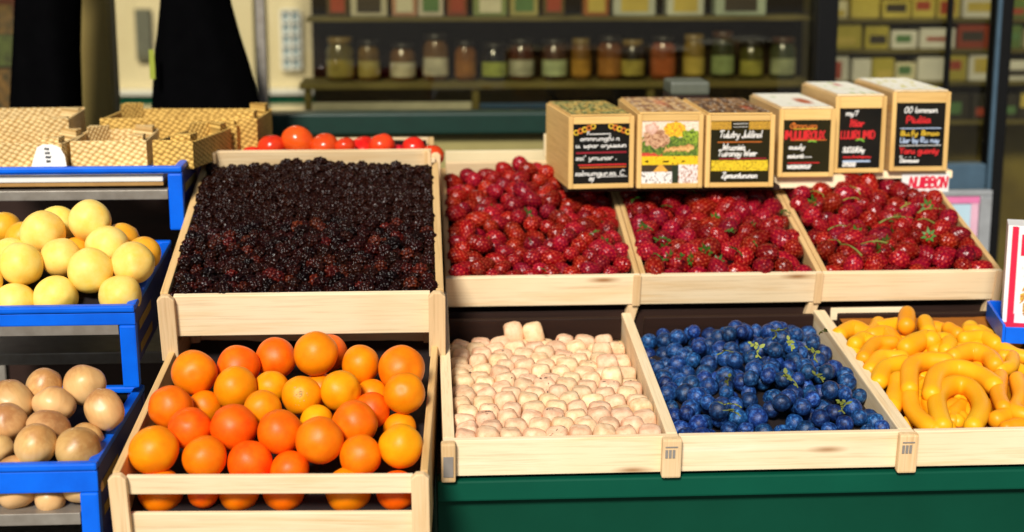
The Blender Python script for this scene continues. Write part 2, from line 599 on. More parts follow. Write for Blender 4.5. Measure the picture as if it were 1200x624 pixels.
M_ORANGE = [round_fruit('orange', ORANGE, i, 0.93 + 0.02 * i, 0.05) for i in range(3)]
M_ORANGE_Y = [round_fruit('orange', ORANGE_Y, i + 5, 0.95, 0.05) for i in range(2)]
M_LEMON = [round_fruit('lemon', LEMON, i, 0.96 + 0.04 * i, 0.06, 0.03, 0.05) for i in range(3)]
M_LEMON_O = [round_fruit('lemon', LEMON_O, 9, 1.0, 0.03, 0.0, 0.05)]
M_TOMATO = [round_fruit('tomato', TOMATO, i, 0.86, 0.05, 0.12) for i in range(3)]
M_ONION = [round_fruit('onion', ONION, i, 1.08 - 0.14 * i, 0.10, 0.0, 0.05) for i in range(3)]
M_BLUE = [round_fruit('blue_berry', BLUEB, i, 0.94, 0.09, 0.10, sub=3) for i in range(4)]

def apricot_mesh(m, seed):
    e = 5.5
    sd = Vector((seed * 1.9, seed, seed * 0.7))
    def fn(p):
        k = (abs(p.x) ** e + abs(p.y) ** e + abs(p.z) ** e) ** (-1 / e)
        k = 0.42 + 0.58 * k + 0.0 if False else 0.30 + 0.70 * k
        q = p * k * 0.97 * (1 + 0.08 * mnoise.noise(p * 1.4 + sd))
        a = math.acos(max(-1, min(1, p.z)))
        return q * (1 - 0.08 * math.exp(-(a / 0.25) ** 2))
    return shape_mesh('apricot', m, fn, 3)
M_APR = [apricot_mesh(APRICOT, i) for i in range(4)]
M_APR_S = [apricot_mesh(APRICOT_S, i + 9) for i in range(3)]

sprof = lambda z: (0.86 + 0.20 * z - 0.10 * z * z)
M_STRAW = [seeded_berry('strawberry', STRAW, i, 76 + 6 * i, 0.22, lambda z, i=i: 0.80 + (0.10 + 0.04 * i) * z, 4, 0.13) for i in range(4)]
M_BLACK = [seeded_berry('blackberry', BLACKB, i, 34, 0.50, lambda z: 0.98, 4, 0.12, 0.08) for i in range(4)]
M_BLACK_R = [seeded_berry('blackberry', BLACKB_R, i + 7, 34, 0.50, lambda z: 0.98, 4, 0.2, 0.08) for i in range(2)]

def calyx_mesh():
    bm = bmesh.new()
    for k in range(7):
        a = 2 * math.pi * k / 7
        d = Vector((math.cos(a), math.sin(a), 0)); t = Vector((-math.sin(a), math.cos(a), 0))
        L = 0.75 + 0.2 * ((k * 37) % 5) / 5
        p = [Vector((0, 0, 0)), d * L * 0.5 + t * 0.17 + Vector((0, 0, 0.06)), d * L + Vector((0, 0, 0.14 + 0.1 * (k % 3))), d * L * 0.5 - t * 0.17 + Vector((0, 0, 0.06))]
        bm.faces.new([bm.verts.new(q) for q in p])
    add_tube(bm, [Vector((0, 0, 0)), Vector((0.05, 0.03, 0.3)), Vector((0.15, 0.06, 0.6))], lambda t: 0.055, 6)
    return mesh_from('calyx', bm, LEAF, True)
M_CALYX = calyx_mesh()

def sprig_mesh(name, m, seed, n=5, leafy=True):
    """a short stalk with a few small leaves, about 1 unit long"""
    r = random.Random(seed)
    bm = bmesh.new()
    pts = catmull([(0, 0, 0), (0.3, 0.12 * r.uniform(-1, 1), 0.10), (0.65, 0.2 * r.uniform(-1, 1), 0.12), (1, 0.25 * r.uniform(-1, 1), 0.02)], 4)
    add_tube(bm, pts, lambda t: 0.035 * (1.2 - 0.6 * t), 6)
    for k in range(n):
        p = pts[r.randrange(2, len(pts))]
        a = r.uniform(0, 6.28)
        d = Vector((math.cos(a), math.sin(a), r.uniform(0.0, 0.7))).normalized()
        t = d.cross(Vector((0, 0, 1))).normalized()
        L = r.uniform(0.22, 0.42); wd = L * (0.3 if leafy else 0.1)
        f = [p, p + d * L * 0.35 + t * wd, p + d * L * 0.75 + t * wd * 0.7 - Vector((0, 0, 0.03)), p + d * L - Vector((0, 0, 0.05)), p + d * L * 0.75 - t * wd * 0.7 - Vector((0, 0, 0.03)), p + d * L * 0.35 - t * wd]
        bm.faces.new([bm.verts.new(q) for q in f])
    return mesh_from(name, bm, m, True)
M_SPRIG = [sprig_mesh('leaf_sprig', LEAF, s, 7) for s in range(3)]
M_BSTALK = [sprig_mesh('berry_stalk', STALK, s + 15, 8) for s in range(3)]
M_STALK = [sprig_mesh('stalk', STALK, s + 5, 5, False) for s in range(3)]

def rand_rot():
    return (random.uniform(0, 6.28), random.uniform(0, 6.28), random.uniform(0, 6.28))

def put(name, me, loc, r, rot=None, label=None, cat=None, group=None, parent=None, scale=None):
    o = bpy.data.objects.new(name, me)
    o.location = loc
    o.rotation_euler = rot if rot is not None else rand_rot()
    o.scale = scale if scale is not None else (r, r, r)
    link(o, parent)
    return tag(o, label, cat, group)

def relax(P, rad, lo=None, hi=None, it=60, allow=0.94, frame=None, pull=0.03):
    """push overlapping balls apart; lo/hi limit x and y"""
    P = np.array(P, float); rad = np.array(rad, float); T = P.copy()
    for _ in range(it):
        d = P[:, None] - P[None]
        dist = np.sqrt((d ** 2).sum(2)) + 1e-9
        np.fill_diagonal(dist, 9)
        ov = (rad[:, None] + rad[None]) * allow - dist
        ov[ov < 0] = 0
        P += (d / dist[:, :, None] * ov[:, :, None] * 0.3).sum(1)
        P += (T - P) * pull
        if lo is not None:
            P[:, :2] = np.maximum(P[:, :2], np.array(lo)[None] + rad[:, None] * 0.85)
            P[:, :2] = np.minimum(P[:, :2], np.array(hi)[None] - rad[:, None] * 0.85)
    return P

# ------------------------------------------------------------------ setting: ground
g = obj('pavement', box((-30, -30, -0.2), (30, 40, 0.0), 0), PAVE)
tag(g, kind='structure')

# ------------------------------------------------------------------ stand
LT = math.atan2(0.057, 0.5)        # tilt of the lower row
UT = math.atan(0.26)               # tilt of the upper row
stand = empty('market_counter', (0.02, 0, 0), label='dark green painted counter carrying the stepped wooden berry trays', cat='counter')
SW = 1.25
obj('ledge', box((0, -0.004, 0.795), (SW, 0.03, 0.8245), 0.003), GREEN_PAINT, stand)
obj('front_panel', box((0, 0.012, 0.05), (SW, 0.03, 0.792), 0.002), GREEN_DEEP, stand)
obj('side_panel', box((0, 0.031, 0.05), (0.018, 0.98, 0.80), 0.002), GREEN_DEEP, stand)
obj('side_panel', box((SW - 0.018, 0.031, 0.05), (SW, 0.53, 0.80), 0.002), GREEN_DEEP, stand)
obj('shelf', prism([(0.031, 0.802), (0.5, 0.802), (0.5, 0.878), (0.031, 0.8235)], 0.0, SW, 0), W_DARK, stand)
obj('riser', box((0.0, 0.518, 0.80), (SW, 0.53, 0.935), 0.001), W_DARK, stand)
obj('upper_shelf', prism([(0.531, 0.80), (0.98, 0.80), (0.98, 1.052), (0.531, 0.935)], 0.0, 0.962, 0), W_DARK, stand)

rack = empty('display_rack', (-0.86, 0, 0), label='low dark steel rack under the blue crates and the orange crate', cat='rack')
obj('shelf', box((0, -0.14, 0.715), (0.86, 0.42, 0.735), 0.002), STEEL, rack)
obj('upper_shelf', box((0, 0.50, 0.86), (0.86, 1.02, 0.88), 0.002), STEEL, rack)
for x, y, h in ((0.01, -0.12, 0.714), (0.82, -0.12, 0.714), (0.01, 0.40, 0.714), (0.82, 0.40, 0.714), (0.01, 0.98, 0.859), (0.82, 0.98, 0.859), (0.01, 0.52, 0.859), (0.82, 0.52, 0.859)):
    obj('leg', box((x, y, 0), (x + 0.03, y + 0.03, h), 0.002), STEEL, rack)

# ------------------------------------------------------------------ wooden crates
def post_bm(x0, x1, y0, y1, z0, z1):
    """corner post with a rounded top"""
    bm = bmesh.new()
    c = (z1 - z0)
    r = (x1 - x0) * 0.28
    prof = [(x0, z0), (x1, z0), (x1, z1 - r), (x1 - r, z1), (x0 + r, z1), (x0, z1 - r)]
    add_prism(bm, prof, y0, y1, 1, 0.0018)
    return bm

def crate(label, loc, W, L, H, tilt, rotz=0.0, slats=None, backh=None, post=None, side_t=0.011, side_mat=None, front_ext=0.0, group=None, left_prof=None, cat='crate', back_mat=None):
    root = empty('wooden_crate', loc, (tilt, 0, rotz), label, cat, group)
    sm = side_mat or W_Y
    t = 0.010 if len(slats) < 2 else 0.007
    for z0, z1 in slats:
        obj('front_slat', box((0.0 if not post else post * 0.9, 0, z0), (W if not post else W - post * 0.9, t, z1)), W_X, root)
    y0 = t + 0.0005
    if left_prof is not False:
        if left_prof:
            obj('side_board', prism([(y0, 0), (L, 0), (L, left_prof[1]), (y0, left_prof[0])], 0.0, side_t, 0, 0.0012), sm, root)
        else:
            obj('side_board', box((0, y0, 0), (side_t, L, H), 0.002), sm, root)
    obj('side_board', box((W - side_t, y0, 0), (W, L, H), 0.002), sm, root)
    bh = backh or H
    obj('back_board', box((side_t + 0.0005, L - t, 0.012), (W - side_t - 0.0005, L, bh)), back_mat or W_BACK, root)
    obj('floor', box((side_t + 0.0005, y0, 0.002), (W - side_t - 0.0005, L - t - 0.0005, 0.010), 0.0008), W_Y, root)
    if post:
        pz0 = -front_ext
        obj('post', post_bm(-0.002, post, -0.011, -0.0005, pz0, H + 0.004), W_Z, root)
        obj('post', post_bm(W - post, W + 0.002, -0.011, -0.0005, pz0, H + 0.004), W_Z, root)
        obj('post', post_bm(side_t + 0.001, side_t + 0.016, L - t - 0.014, L - t - 0.0005, 0.011, bh + 0.004), W_Z, root)
        obj('post', post_bm(W - side_t - 0.016, W - side_t - 0.001, L - t - 0.014, L - t - 0.0005, 0.011, bh + 0.004), W_Z, root)
    return root

def gap_sheet(root, W, L, hfun, m, side_t=0.011, n=18):
    """bumpy liner added under the heap; dark colours stand in for gap shade"""
    bm = bmesh.new()
    g = {}
    for i in range(n + 1):
        for j in range(n + 1):
            u = side_t + 0.002 + (W - 2 * side_t - 0.004) * i / n
            v = 0.013 + (L - 0.013 - 0.012) * j / n
            z = hfun(u, v) + 0.003 * mnoise.noise(Vector((u * 40, v * 40, 0)))
            g[i, j] = bm.verts.new((u, v, max(z, 0.012)))
    for i in range(n):
        for j in range(n):
            bm.faces.new((g[i, j], g[i + 1, j], g[i + 1, j + 1], g[i, j + 1]))
    return obj('gap_sheet', bm, m, root, True)

def to_world(root, P):
    M = Matrix.LocRotScale(root.location, root.rotation_euler, None)
    return [M @ Vector(p) for p in P]

# orange crate (front left)
OT = R(9.5)
OH = 0.13
oc = crate('low pine crate with slatted front full of oranges, bottom left', (-0.394, -0.1, 0.888 - OH * math.cos(OT) - 0.002), 0.402, 0.5, OH, OT, R(-2.8),
           slats=[(0.101, 0.127), (0.042, 0.073), (0.0, 0.030)], post=0.021, side_t=0.010)
gap_sheet(oc, 0.402, 0.5, lambda u, v: 0.055 + 0.04 * min(1, v / 0.2), GAP_SHADE)

# blackberry crate
BT = math.atan(0.245)
BH = 0.072
bc = crate('long pine crate of blackberries with a solid knotty front board', (-0.385, 0.25, 1.036 - BH * math.cos(BT)), 0.42, 0.52, BH, BT, 0,
           slats=[(0.004, BH - 0.001)], post=0.023, front_ext=0.032, backh=BH + 0.026, side_t=0.012)

# lower trays
LW = 0.30
LH = 0.056
def tray(x0, W, label, left):
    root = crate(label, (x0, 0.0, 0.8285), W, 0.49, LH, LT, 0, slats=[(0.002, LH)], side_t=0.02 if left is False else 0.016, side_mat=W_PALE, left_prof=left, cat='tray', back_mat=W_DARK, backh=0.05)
    b = bmesh.new()
    add_box(b, (W - 0.024, -0.014, -0.001), (W + 0.003, -0.0005, LH + 0.001), 0.003)
    p = obj('end_block', b, W_Z, root)
    # faint printed stamp on the block
    s = bmesh.new()
    for k in range(3):
        add_box(s, (W - 0.020 + 0.005 * k, -0.0152, 0.030), (W - 0.0165 + 0.005 * k, -0.0142, 0.042), 0)
    add_box(s, (W - 0.020, -0.0152, 0.0455), (W - 0.003, -0.0142, 0.047), 0)
    obj('stamp', s, STAMP, p)
    return root
ta = tray(0.028, 0.323, 'open pine tray holding pale pink beige apricots', (LH, LH + 0.042))
b = bmesh.new()
add_box(b, (-0.003, -0.014, -0.001), (0.017, -0.0005, LH + 0.001), 0.003)
eb = obj('end_block', b, W_Z, ta)
s = bmesh.new()
add_box(s, (0.0, -0.0152, 0.008), (0.0135, -0.0142, 0.038), 0)
obj('stamp', s, STAMP, eb)
tb = tray(0.352, 0.328, 'open pine tray heaped with dark blue berries', False)
tp = tray(0.681, 0.36, 'open pine tray at the right heaped with curved golden peppers', False)

# upper strawberry crates
UH = 0.056
UL = 0.47
uz = 1.001 - UH * math.cos(UT)
us = []
for x0, x1, lab in ((0.042, 0.367, 'pine crate of strawberries right of the blackberry crate, pale back board showing'),
                    (0.368, 0.676, 'pine strawberry crate in the middle, under the chalkboard boxes'),
                    (0.677, 0.985, 'pine strawberry crate at the right end of the upper row')):
    c = crate(lab, (x0, 0.5, uz), x1 - x0, UL, UH, UT, 0, slats=[(0.002, UH)], side_t=0.009, backh=UH + (0.014 if x0 < 0.1 else -0.022))
    Wc = x1 - x0
    # slanting leg under the right end
    obj('leg', prism([(Wc - 0.018, -0.0005), (Wc + 0.0, -0.0005), (Wc - 0.016, -0.075), (Wc - 0.034, -0.075)], 0.001, 0.014, 1, 0.0008), W_Z, c)
    obj('end_cap', box((Wc - 0.012, -0.004, 0.001), (Wc + 0.001, -0.0005, UH + 0.002), 0.0012), W_Z, c)
    us.append((c, Wc))

# ------------------------------------------------------------------ berries in the upper crates
def hex_pts(W, L, su, sv, side, jit=0.2, v0=0.02, v1=None):
    out = []
    v = v0; k = 0
    v1 = v1 or L - 0.02
    while v < v1:
        u = side + su * (0.5 if k % 2 else 0.15)
        while u < W - side:
            out.append((u + random.uniform(-jit, jit) * su, v + random.uniform(-jit, jit) * sv))
            u += su * random.uniform(0.92, 1.08)
        v += sv; k += 1
    return out

def straw_heap(root, W, hump, label, group, calyx, tilt_dir, s=1.0, lab2=None, vmax=UL - 0.03):
    L = UL
    def h(u, v):
        a = u / W; c = v / L
        return UH - 0.012 + hump(a, c)
    pts = hex_pts(W, L, 0.0305 * s, 0.0255 * s, 0.014, 0.22, 0.026, vmax)
    P, rad = [], []
    for u, v in pts:
        P.append((u, v, h(u, v) + random.uniform(-0.004, 0.005)))
        rad.append(random.uniform(0.0130, 0.0165) * s)
    P = relax(P, rad, (0.010, 0.011), (W - 0.010, L - 0.011), 50, 1.0)
    wp = to_world(root, P)
    gap_sheet(root, W, L, lambda u, v: h(u, v) - 0.014, RED_GAP_SHADE, 0.009)
    for i, (p, r) in enumerate(zip(wp, rad)):
        if random.random() < tilt_dir:
            rot = (R(random.gauss(78, 16)), 0, R(random.gauss(-52, 22)))
        else:
            rot = (R(random.gauss(80, 30)), R(random.gauss(0, 20)), random.uniform(0, 6.28))
        k = random.uniform(1.1, 1.36)
        has = random.random() < calyx and P[i][1] > 0.045
        o = put('strawberry', M_STRAW[i % 4], p, r, rot, lab2 if has else label, 'strawberry', group, scale=(r * 1.06, r * 1.06, r * k))
        if has:
            cx = bpy.data.objects.new('calyx', M_CALYX)
            cx.location = (0, 0, 0.93)
            cx.scale = (0.95, 0.95, 0.95 / k)
            link(cx, o)
    return wp

gs = lambda x, c, wd: math.exp(-((x - c) / wd) ** 2)
h1 = lambda a, c: 0.012 * math.sin(math.pi * min(1, max(0, a))) * min(1, c * 3) + 0.014 * gs(c, 0.82, 0.2) * gs(a, 0.45, 0.35) + 0.006 * math.sin(9 * a + 4 * c)
h2 = lambda a, c: 0.018 * math.sin(math.pi * min(1, max(0, a))) * min(1, c * 3) + 0.005 * math.sin(7 * a + 3)
h3 = lambda a, c: 0.012 * math.sin(math.pi * min(1, max(0, a))) * min(1, c * 3) + 0.020 * gs(c, 0.75, 0.28) * gs(a, 0.36, 0.30) - 0.012 * max(0, a - 0.7) / 0.3 * c + 0.006 * math.sin(8 * a + 2 * c)
w1 = straw_heap(us[0][0], us[0][1], h1, 'small red strawberry in the crate beside the blackberries', 'strawberries in the left strawberry crate', 0.03, 0.8, 1.10, 'small red strawberry with green calyx in the crate beside the blackberries')
w2 = straw_heap(us[1][0], us[1][1], h2, 'red strawberry in the middle crate under the chalkboard boxes', 'strawberries in the middle crate', 0.26, 0.2, 1.24, 'red strawberry with green calyx in the middle crate under the chalkboard boxes', 0.38)
w3 = straw_heap(us[2][0], us[2][1], h3, 'red strawberry heaped in the right end crate', 'strawberries in the right end crate', 0.24, 0.3, 1.22, 'red strawberry with green calyx heaped in the right end crate')

def sprigs(px_list, hp, meshes, name, label, cat, group, size, m_rot=None):
    for i, (px, py) in enumerate(px_list):
        p, mpp = on_heap(px, py, hp)
        o = put(name, meshes[i % len(meshes)], p, size, (R(random.uniform(-25, 25)) + UT, R(random.uniform(-25, 10)), random.uniform(0, 6.28)), label, cat, group)
        s = size * random.uniform(0.75, 1.2)
        o.scale = (s, s, s)
HP_U = (0.5, 1.022, 0.26)
sprigs([(740, 238), (765, 270), (768, 284), (788, 243), (820, 228), (778, 305), (800, 300), (843, 272), (888, 290), (915, 250), (870, 300)], HP_U, M_SPRIG, 'leaf_sprig', 'dark green leaf sprig among the strawberries of the middle crate', 'leaf sprig', 'leaf sprigs in the middle crate', 0.026)
sprigs([(705, 262), (690, 275), (640, 318), (622, 283)], HP_U, M_SPRIG, 'leaf_sprig', 'tiny green leaf bit among the strawberries of the left crate', 'leaf sprig', 'leaf sprigs in the left strawberry crate', 0.017)
HP_U3 = (0.5, 1.032, 0.30)
sprigs([(950, 225), (988, 235), (1008, 228), (1030, 262), (970, 270), (1055, 245), (1075, 250), (1040, 285), (985, 285), (1095, 262), (1010, 300)], HP_U3, M_STALK, 'strawberry_stalk', 'pale yellow green stalk on the strawberries of the right end crate', 'stalk', 'stalks in the right end crate', 0.040)

# blackberries: the nearest 300 are things, the rest one mass
L = 0.52; W = 0.42
def hb(u, v):
    a = u / W; c = v / L
    return BH - 0.010 + 0.010 * math.sin(math.pi * a) * min(1, 3 * c) + 0.005 * mnoise.noise(Vector((u * 14, v * 14, 2))) + 0.004 * c
pts = hex_pts(W, L, 0.0192, 0.0168, 0.014, 0.22, 0.02, L - 0.018)
P = [(u, v, hb(u, v) + random.uniform(-0.003, 0.004)) for u, v in pts]
rad = [random.uniform(0.0086, 0.0112) for _ in P]
P = relax(P, rad, (0.012, 0.011), (W - 0.012, L - 0.011), 40, 0.98)
gap_sheet(bc, W, L, lambda u, v: hb(u, v) - 0.010, GAP_SHADE, 0.012)
order = np.argsort(P[:, 1])
wp = to_world(bc, P)
sv_, sf_, sc_, base = [], [], [], 0
for k, i in enumerate(order):
    me = (M_BLACK_R[i % 2] if random.random() < 0.16 else M_BLACK[i % 4])
    r = rad[i]
    rot = Euler(rand_rot())
    scl = Vector((r, r, r * random.uniform(1.0, 1.2)))
    if k < 300:
        put('blackberry', me, wp[i], r, rot, 'black glossy blackberry in the long pine crate', 'blackberry', 'blackberries in the long pine crate', scale=scl)
    else:
        n = len(me.vertices)
        co = np.empty(n * 3); me.vertices.foreach_get('co', co)
        M = np.array(Matrix.LocRotScale(wp[i], rot, scl))
        co = co.reshape(-1, 3) @ M[:3, :3].T + M[:3, 3]
        fa = np.empty(len(me.loops), 'i'); me.loops.foreach_get('vertex_index', fa)
        ca = np.empty(n * 4, 'f'); me.color_attributes['Col'].data.foreach_get('color', ca)
        sv_.append(co); sf_.append(fa.reshape(-1, 3) + base); sc_.append(ca); base += n
V = np.concatenate(sv_); Fc = np.concatenate(sf_)
me = bpy.data.meshes.new('blackberry_mass')
me.from_pydata(V.tolist(), [], Fc.tolist())
me.materials.append(BLACKB)
me.polygons.foreach_set('use_smooth', [True] * len(me.polygons))
a = me.color_attributes.new('Col', 'FLOAT_COLOR', 'POINT')
a.data.foreach_set('color', np.concatenate(sc_))
o = link(bpy.data.objects.new('blackberries', me))
tag(o, 'mass of black blackberries towards the back of the long pine crate', 'blackberries', kind='stuff')

# ------------------------------------------------------------------ lower trays: apricots, blue berries
TW = 0.323
def ha(u, v):
    a = u / TW; c = v / 0.49
    return LH - 0.013 + 0.006 * math.sin(math.pi * a) * min(1, 3 * c) - 0.036 * c
pts = hex_pts(TW, 0.49, 0.0330, 0.0320, 0.020, 0.04, 0.028, 0.475)
P, rad = [], []
for u, v in pts:
    P.append((u, v, ha(u, v) + random.uniform(-0.002, 0.003))); rad.append(random.uniform(0.0162, 0.0174))
for u, v in ((0.125, 0.455), (0.160, 0.45)):
    P.append((u, v, ha(u, v) + 0.015)); rad.append(0.0172)
P = relax(P, rad, (0.016, 0.011), (TW - 0.02, 0.479), 50, 0.97)
gap_sheet(ta, TW, 0.49, lambda u, v: ha(u, v) - 0.014, TAN_GAP, 0.02)
for i, (p, r) in enumerate(zip(to_world(ta, P), rad)):
    spot = random.random() < 0.16
    me = M_APR_S[i % 3] if spot else M_APR[i % 4]
    put('apricot', me, p, r, (R(random.gauss(0, 8)), R(random.gauss(0, 7)), R(random.gauss(0, 7)) + random.choice((0, 1.57, 3.14))),
        'pale apricot with dark blemishes packed in the lower left tray' if spot else 'pale pink beige apricot packed in the lower left tray',
        'apricot', 'blemished apricots' if spot else 'pale apricots', scale=(r * random.uniform(0.92, 1.06), r * random.uniform(0.9, 1.02), r * random.uniform(0.95, 1.15)))

BW = 0.328
def hbl(u, v):
    a = u / BW; c = v / 0.49
    return LH - 0.014 + 0.016 * math.sin(math.pi * min(1, max(0, a))) ** 0.8 * min(1, 2.5 * c) + 0.016 * gs(c, 0.62, 0.3) * gs(a, 0.62, 0.4) - 0.036 * c + 0.006 * mnoise.noise(Vector((u * 18, v * 18, 5)))
pts = hex_pts(BW, 0.49, 0.0285, 0.0275, 0.008, 0.28, 0.022, 0.47)
pts = [q_ for q_ in pts if random.random() > 0.06]
P, rad = [], []
for u, v in pts:
    P.append((u, v, hbl(u, v) + random.uniform(-0.013, 0.007))); rad.append(random.uniform(0.0112, 0.0152))
for _ in range(34):
    u = random.uniform(0.06, BW - 0.06); v = random.uniform(0.05, 0.42)
    P.append((u, v, hbl(u, v) + 0.019)); rad.append(random.uniform(0.0105, 0.0142))
P = relax(P, rad, (0.002, 0.011), (BW - 0.02, 0.478), 60, 0.95)
gap_sheet(tb, BW, 0.49, lambda u, v: hbl(u, v) - 0.016, GAP_SHADE, 0.02)
for i, (p, r) in enumerate(zip(to_world(tb, P), rad)):
    put('blue_berry', M_BLUE[i % 4], p, r, None, 'round dark blue berry with a dusty bloom in the lower middle tray', 'berry', 'blue berries in the lower middle tray', scale=(r * 1.03, r * 1.03, r * 1.03))
HP_B = (0.0, 0.915, 0.19)
for i, (px, py) in enumerate(((840, 416), (853, 452), (869, 478), (905, 398), (928, 412), (925, 445), (958, 425), (965, 448), (960, 392), (990, 485), (868, 488), (935, 455), (892, 420))):
    p, mpp = on_heap(px, py, HP_B)
    put('berry_stalk', M_BSTALK[i % 3], p, 0.026, (R(random.uniform(-30, 30)), R(random.uniform(-50, -10)), random.uniform(0, 6.28)), 'yellow green stalk poking out of the blue berries', 'stalk', 'stalks among the blue berries')

# ------------------------------------------------------------------ peppers, traced as curved bodies lying on the heap
HP_P = (0.045, 0.872, 0.17)
def pepper(name_pts, rpx, lift, label, group=None):
    pts = []
    mpp = 0.0011
    for px, py in name_pts:
        p, mpp = on_heap(px, py, (HP_P[0], HP_P[1] + lift, HP_P[2]))
        p[1] = max(p[1], 0.0135 + rpx * mpp)
        pts.append(Vector(p))
    r = rpx * mpp
    c = catmull(pts, 8)
    # rounded ends
    d0 = (c[0] - c[1]).normalized(); d1 = (c[-1] - c[-2]).normalized()
    ends0 = [c[0] + d0 * r * k for k in (0.9, 0.75, 0.45)]
    ends1 = [c[-1] + d1 * r * k for k in (0.45, 0.75, 0.9)]
    full = ends0 + c + ends1
    n = len(full)
    cap = {0: 0.3, 1: 0.66, 2: 0.9, n - 1: 0.3, n - 2: 0.66, n - 3: 0.9}
    seed = random.uniform(0, 50)
    def rad_(t):
        i = int(round(t * (n - 1)))
        wv = 1 + 0.14 * mnoise.noise(Vector((t * 3.6 + seed, seed, 0))) + 0.03 * mnoise.noise(Vector((t * 14 + seed, 3, seed)))
        return r * cap.get(i, 1.0) * wv
    base = sum(full, Vector()) / n
    bm = bmesh.new()
    add_tube(bm, [p - base for p in full], rad_, 18)
    o = obj('pepper', bm, PEPPER, None, True, loc=base)
    return tag(o, label, 'pepper', group)

PEP = [
    ([(1105, 500), (1098, 468), (1115, 452), (1138, 456), (1150, 478), (1143, 502)], 13, 0.020, 'golden pepper bent like a horseshoe resting on the front board'),
    ([(1092, 462), (1098, 440), (1120, 432), (1148, 440), (1165, 452)], 13, 0.030, 'long golden pepper arching over the horseshoe shaped one'),
    ([(1066, 456), (1067, 432), (1082, 424), (1108, 424)], 12, 0.026, 'golden pepper hooked like a cane left of the long arching one'),
    ([(1066, 462), (1070, 482), (1086, 498), (1098, 505)], 12, 0.014, 'golden pepper curving down to the front board at left'),
    ([(1086, 470), (1094, 488), (1112, 502)], 10, 0.006, 'slim golden pepper squeezed between two bent ones at the front'),
    ([(1030, 448), (1036, 434), (1058, 426)], 12, 0.012, 'short bent golden pepper beside the tray divider'),
    ([(1045, 478), (1050, 458), (1052, 446)], 12, 0.006, 'short golden pepper leaning on the tray divider'),
    ([(1118, 418), (1138, 412), (1158, 418), (1166, 428)], 12, 0.028, 'golden pepper bowed like a bridge in the upper middle'),
    ([(1062, 408), (1082, 398), (1092, 400)], 13, 0.022, 'plump golden pepper pointing right near the heap top'),
    ([(1012, 420), (1025, 404), (1046, 402)], 10, 0.014, 'golden pepper curling at the upper left of the heap'),
    ([(1020, 434), (1032, 420), (1056, 420)], 11, 0.010, 'golden pepper lying flat at the left of the heap'),
    ([(1062, 382), (1063, 368)], 11, 0.030, 'stubby golden pepper standing upright at the heap top'),
    ([(1084, 378), (1088, 390)], 11, 0.020, 'round ended golden pepper right of the upright one'),
    ([(1002, 404), (1012, 398), (1020, 402)], 11, 0.010, 'small golden pepper at the far left corner of the tray'),
    ([(1172, 442), (1170, 462), (1176, 478)], 11, 0.024, 'golden pepper hanging downward at the right'),
    ([(1192, 445), (1196, 466), (1190, 482), (1206, 488)], 11, 0.022, 'golden pepper curling downward at the right frame edge'),
    ([(1176, 418), (1186, 420), (1184, 430), (1172, 434)], 10, 0.020, 'small curled golden pepper under the blue tray corner'),
    ([(1168, 492), (1185, 486), (1200, 492)], 12, 0.012, 'golden pepper lying along the front board at right'),
    ([(1180, 502), (1196, 500), (1215, 502)], 11, 0.010, 'golden pepper half hidden behind the front board at right'),
    ([(1104, 398), (1112, 402), (1108, 412)], 11, 0.014, 'small bent golden pepper in the upper middle'),
    ([(1130, 398), (1152, 396), (1166, 404)], 11, 0.014, 'golden pepper lying straight at the upper right'),
    ([(1112, 386), (1122, 392)], 10, 0.018, 'knobbly golden pepper end at the back of the heap'),
    ([(1136, 388), (1150, 392)], 10, 0.010, 'pale golden pepper end at the back right'),
    ([(1172, 408), (1188, 416), (1206, 420)], 11, 0.010, 'golden pepper sloping down below the blue tray'),
    ([(1096, 412), (1104, 408), (1112, 418)], 10, 0.008, 'golden pepper tip tucked under the bridge shaped one'),
]
for pts_, rp, lf, lab in PEP:
    pepper(pts_, rp * 0.90, lf * 0.7 - 0.003, lab)
FILL = [(1000, 392), (1022, 388), (1044, 384), (1082, 390), (1108, 392), (1134, 394), (1160, 398), (1012, 408), (1036, 398)]
for i in range(64 + len(FILL)):
    x = random.uniform(1000, 1205); y = random.uniform(398, 500)
    lim = 985 + (y - 385) * 0.72
    if x < lim + 14: x = lim + 14 + random.uniform(0, 60)
    if i >= 64: x, y = FILL[i - 64]
    a = random.uniform(0, 3.14)
    dx, dy = 16 * math.cos(a), 9 * math.sin(a)
    pepper([(x - dx, y - dy), (x + random.uniform(-6, 6), y + random.uniform(-6, 2)), (x + dx, y + dy)], random.uniform(9, 10.5), random.uniform(-0.014, -0.005),
           'golden pepper lying deep in the heap, mostly covered', 'golden peppers deep in the heap')
gap_sheet(tp, 0.36, 0.49, lambda u, v: LH - 0.030 + 0.018 * (v / 0.49), YEL_GAP, 0.02)

# ------------------------------------------------------------------ oranges
def fruit_list(items, hp, meshes, name, cat, group, allow=0.93, ymin=None, it=40, rotf=None, rscale=1.0, drop=0.0):
    P, rad, lab, mm = [], [], [], []
    for it_ in items:
        px, py, rp, label = it_[:4]
        push = it_[4] if len(it_) > 4 else 0.0
        alt = it_[5] if len(it_) > 5 else 0
        p, mpp = on_heap(px, py, hp, push)
        P.append(p); rad.append(rp * mpp * rscale); lab.append(label); mm.append(alt)
    for _ in range(it // 4):
        P = relax(P, rad, None, None, 4, allow, pull=0.08)
        if ymin is not None:
            P[:, 1] = np.maximum(P[:, 1], ymin + np.array(rad) * 0.92)
    out = []
    for i, (p, r, l, a_) in enumerate(zip(P, rad, lab, mm)):
        ms = meshes[a_]
        p = (p[0], p[1], p[2] - drop)
        o = put(name, ms[i % len(ms)], p, r, rotf() if rotf else None, l, cat, group)
        out.append(o)
    return out

def zz(lst, ox, oy, s):
    return [(ox + a[0] / s, oy + a[1] / s, a[2] / s) + tuple(a[3:]) for a in lst]

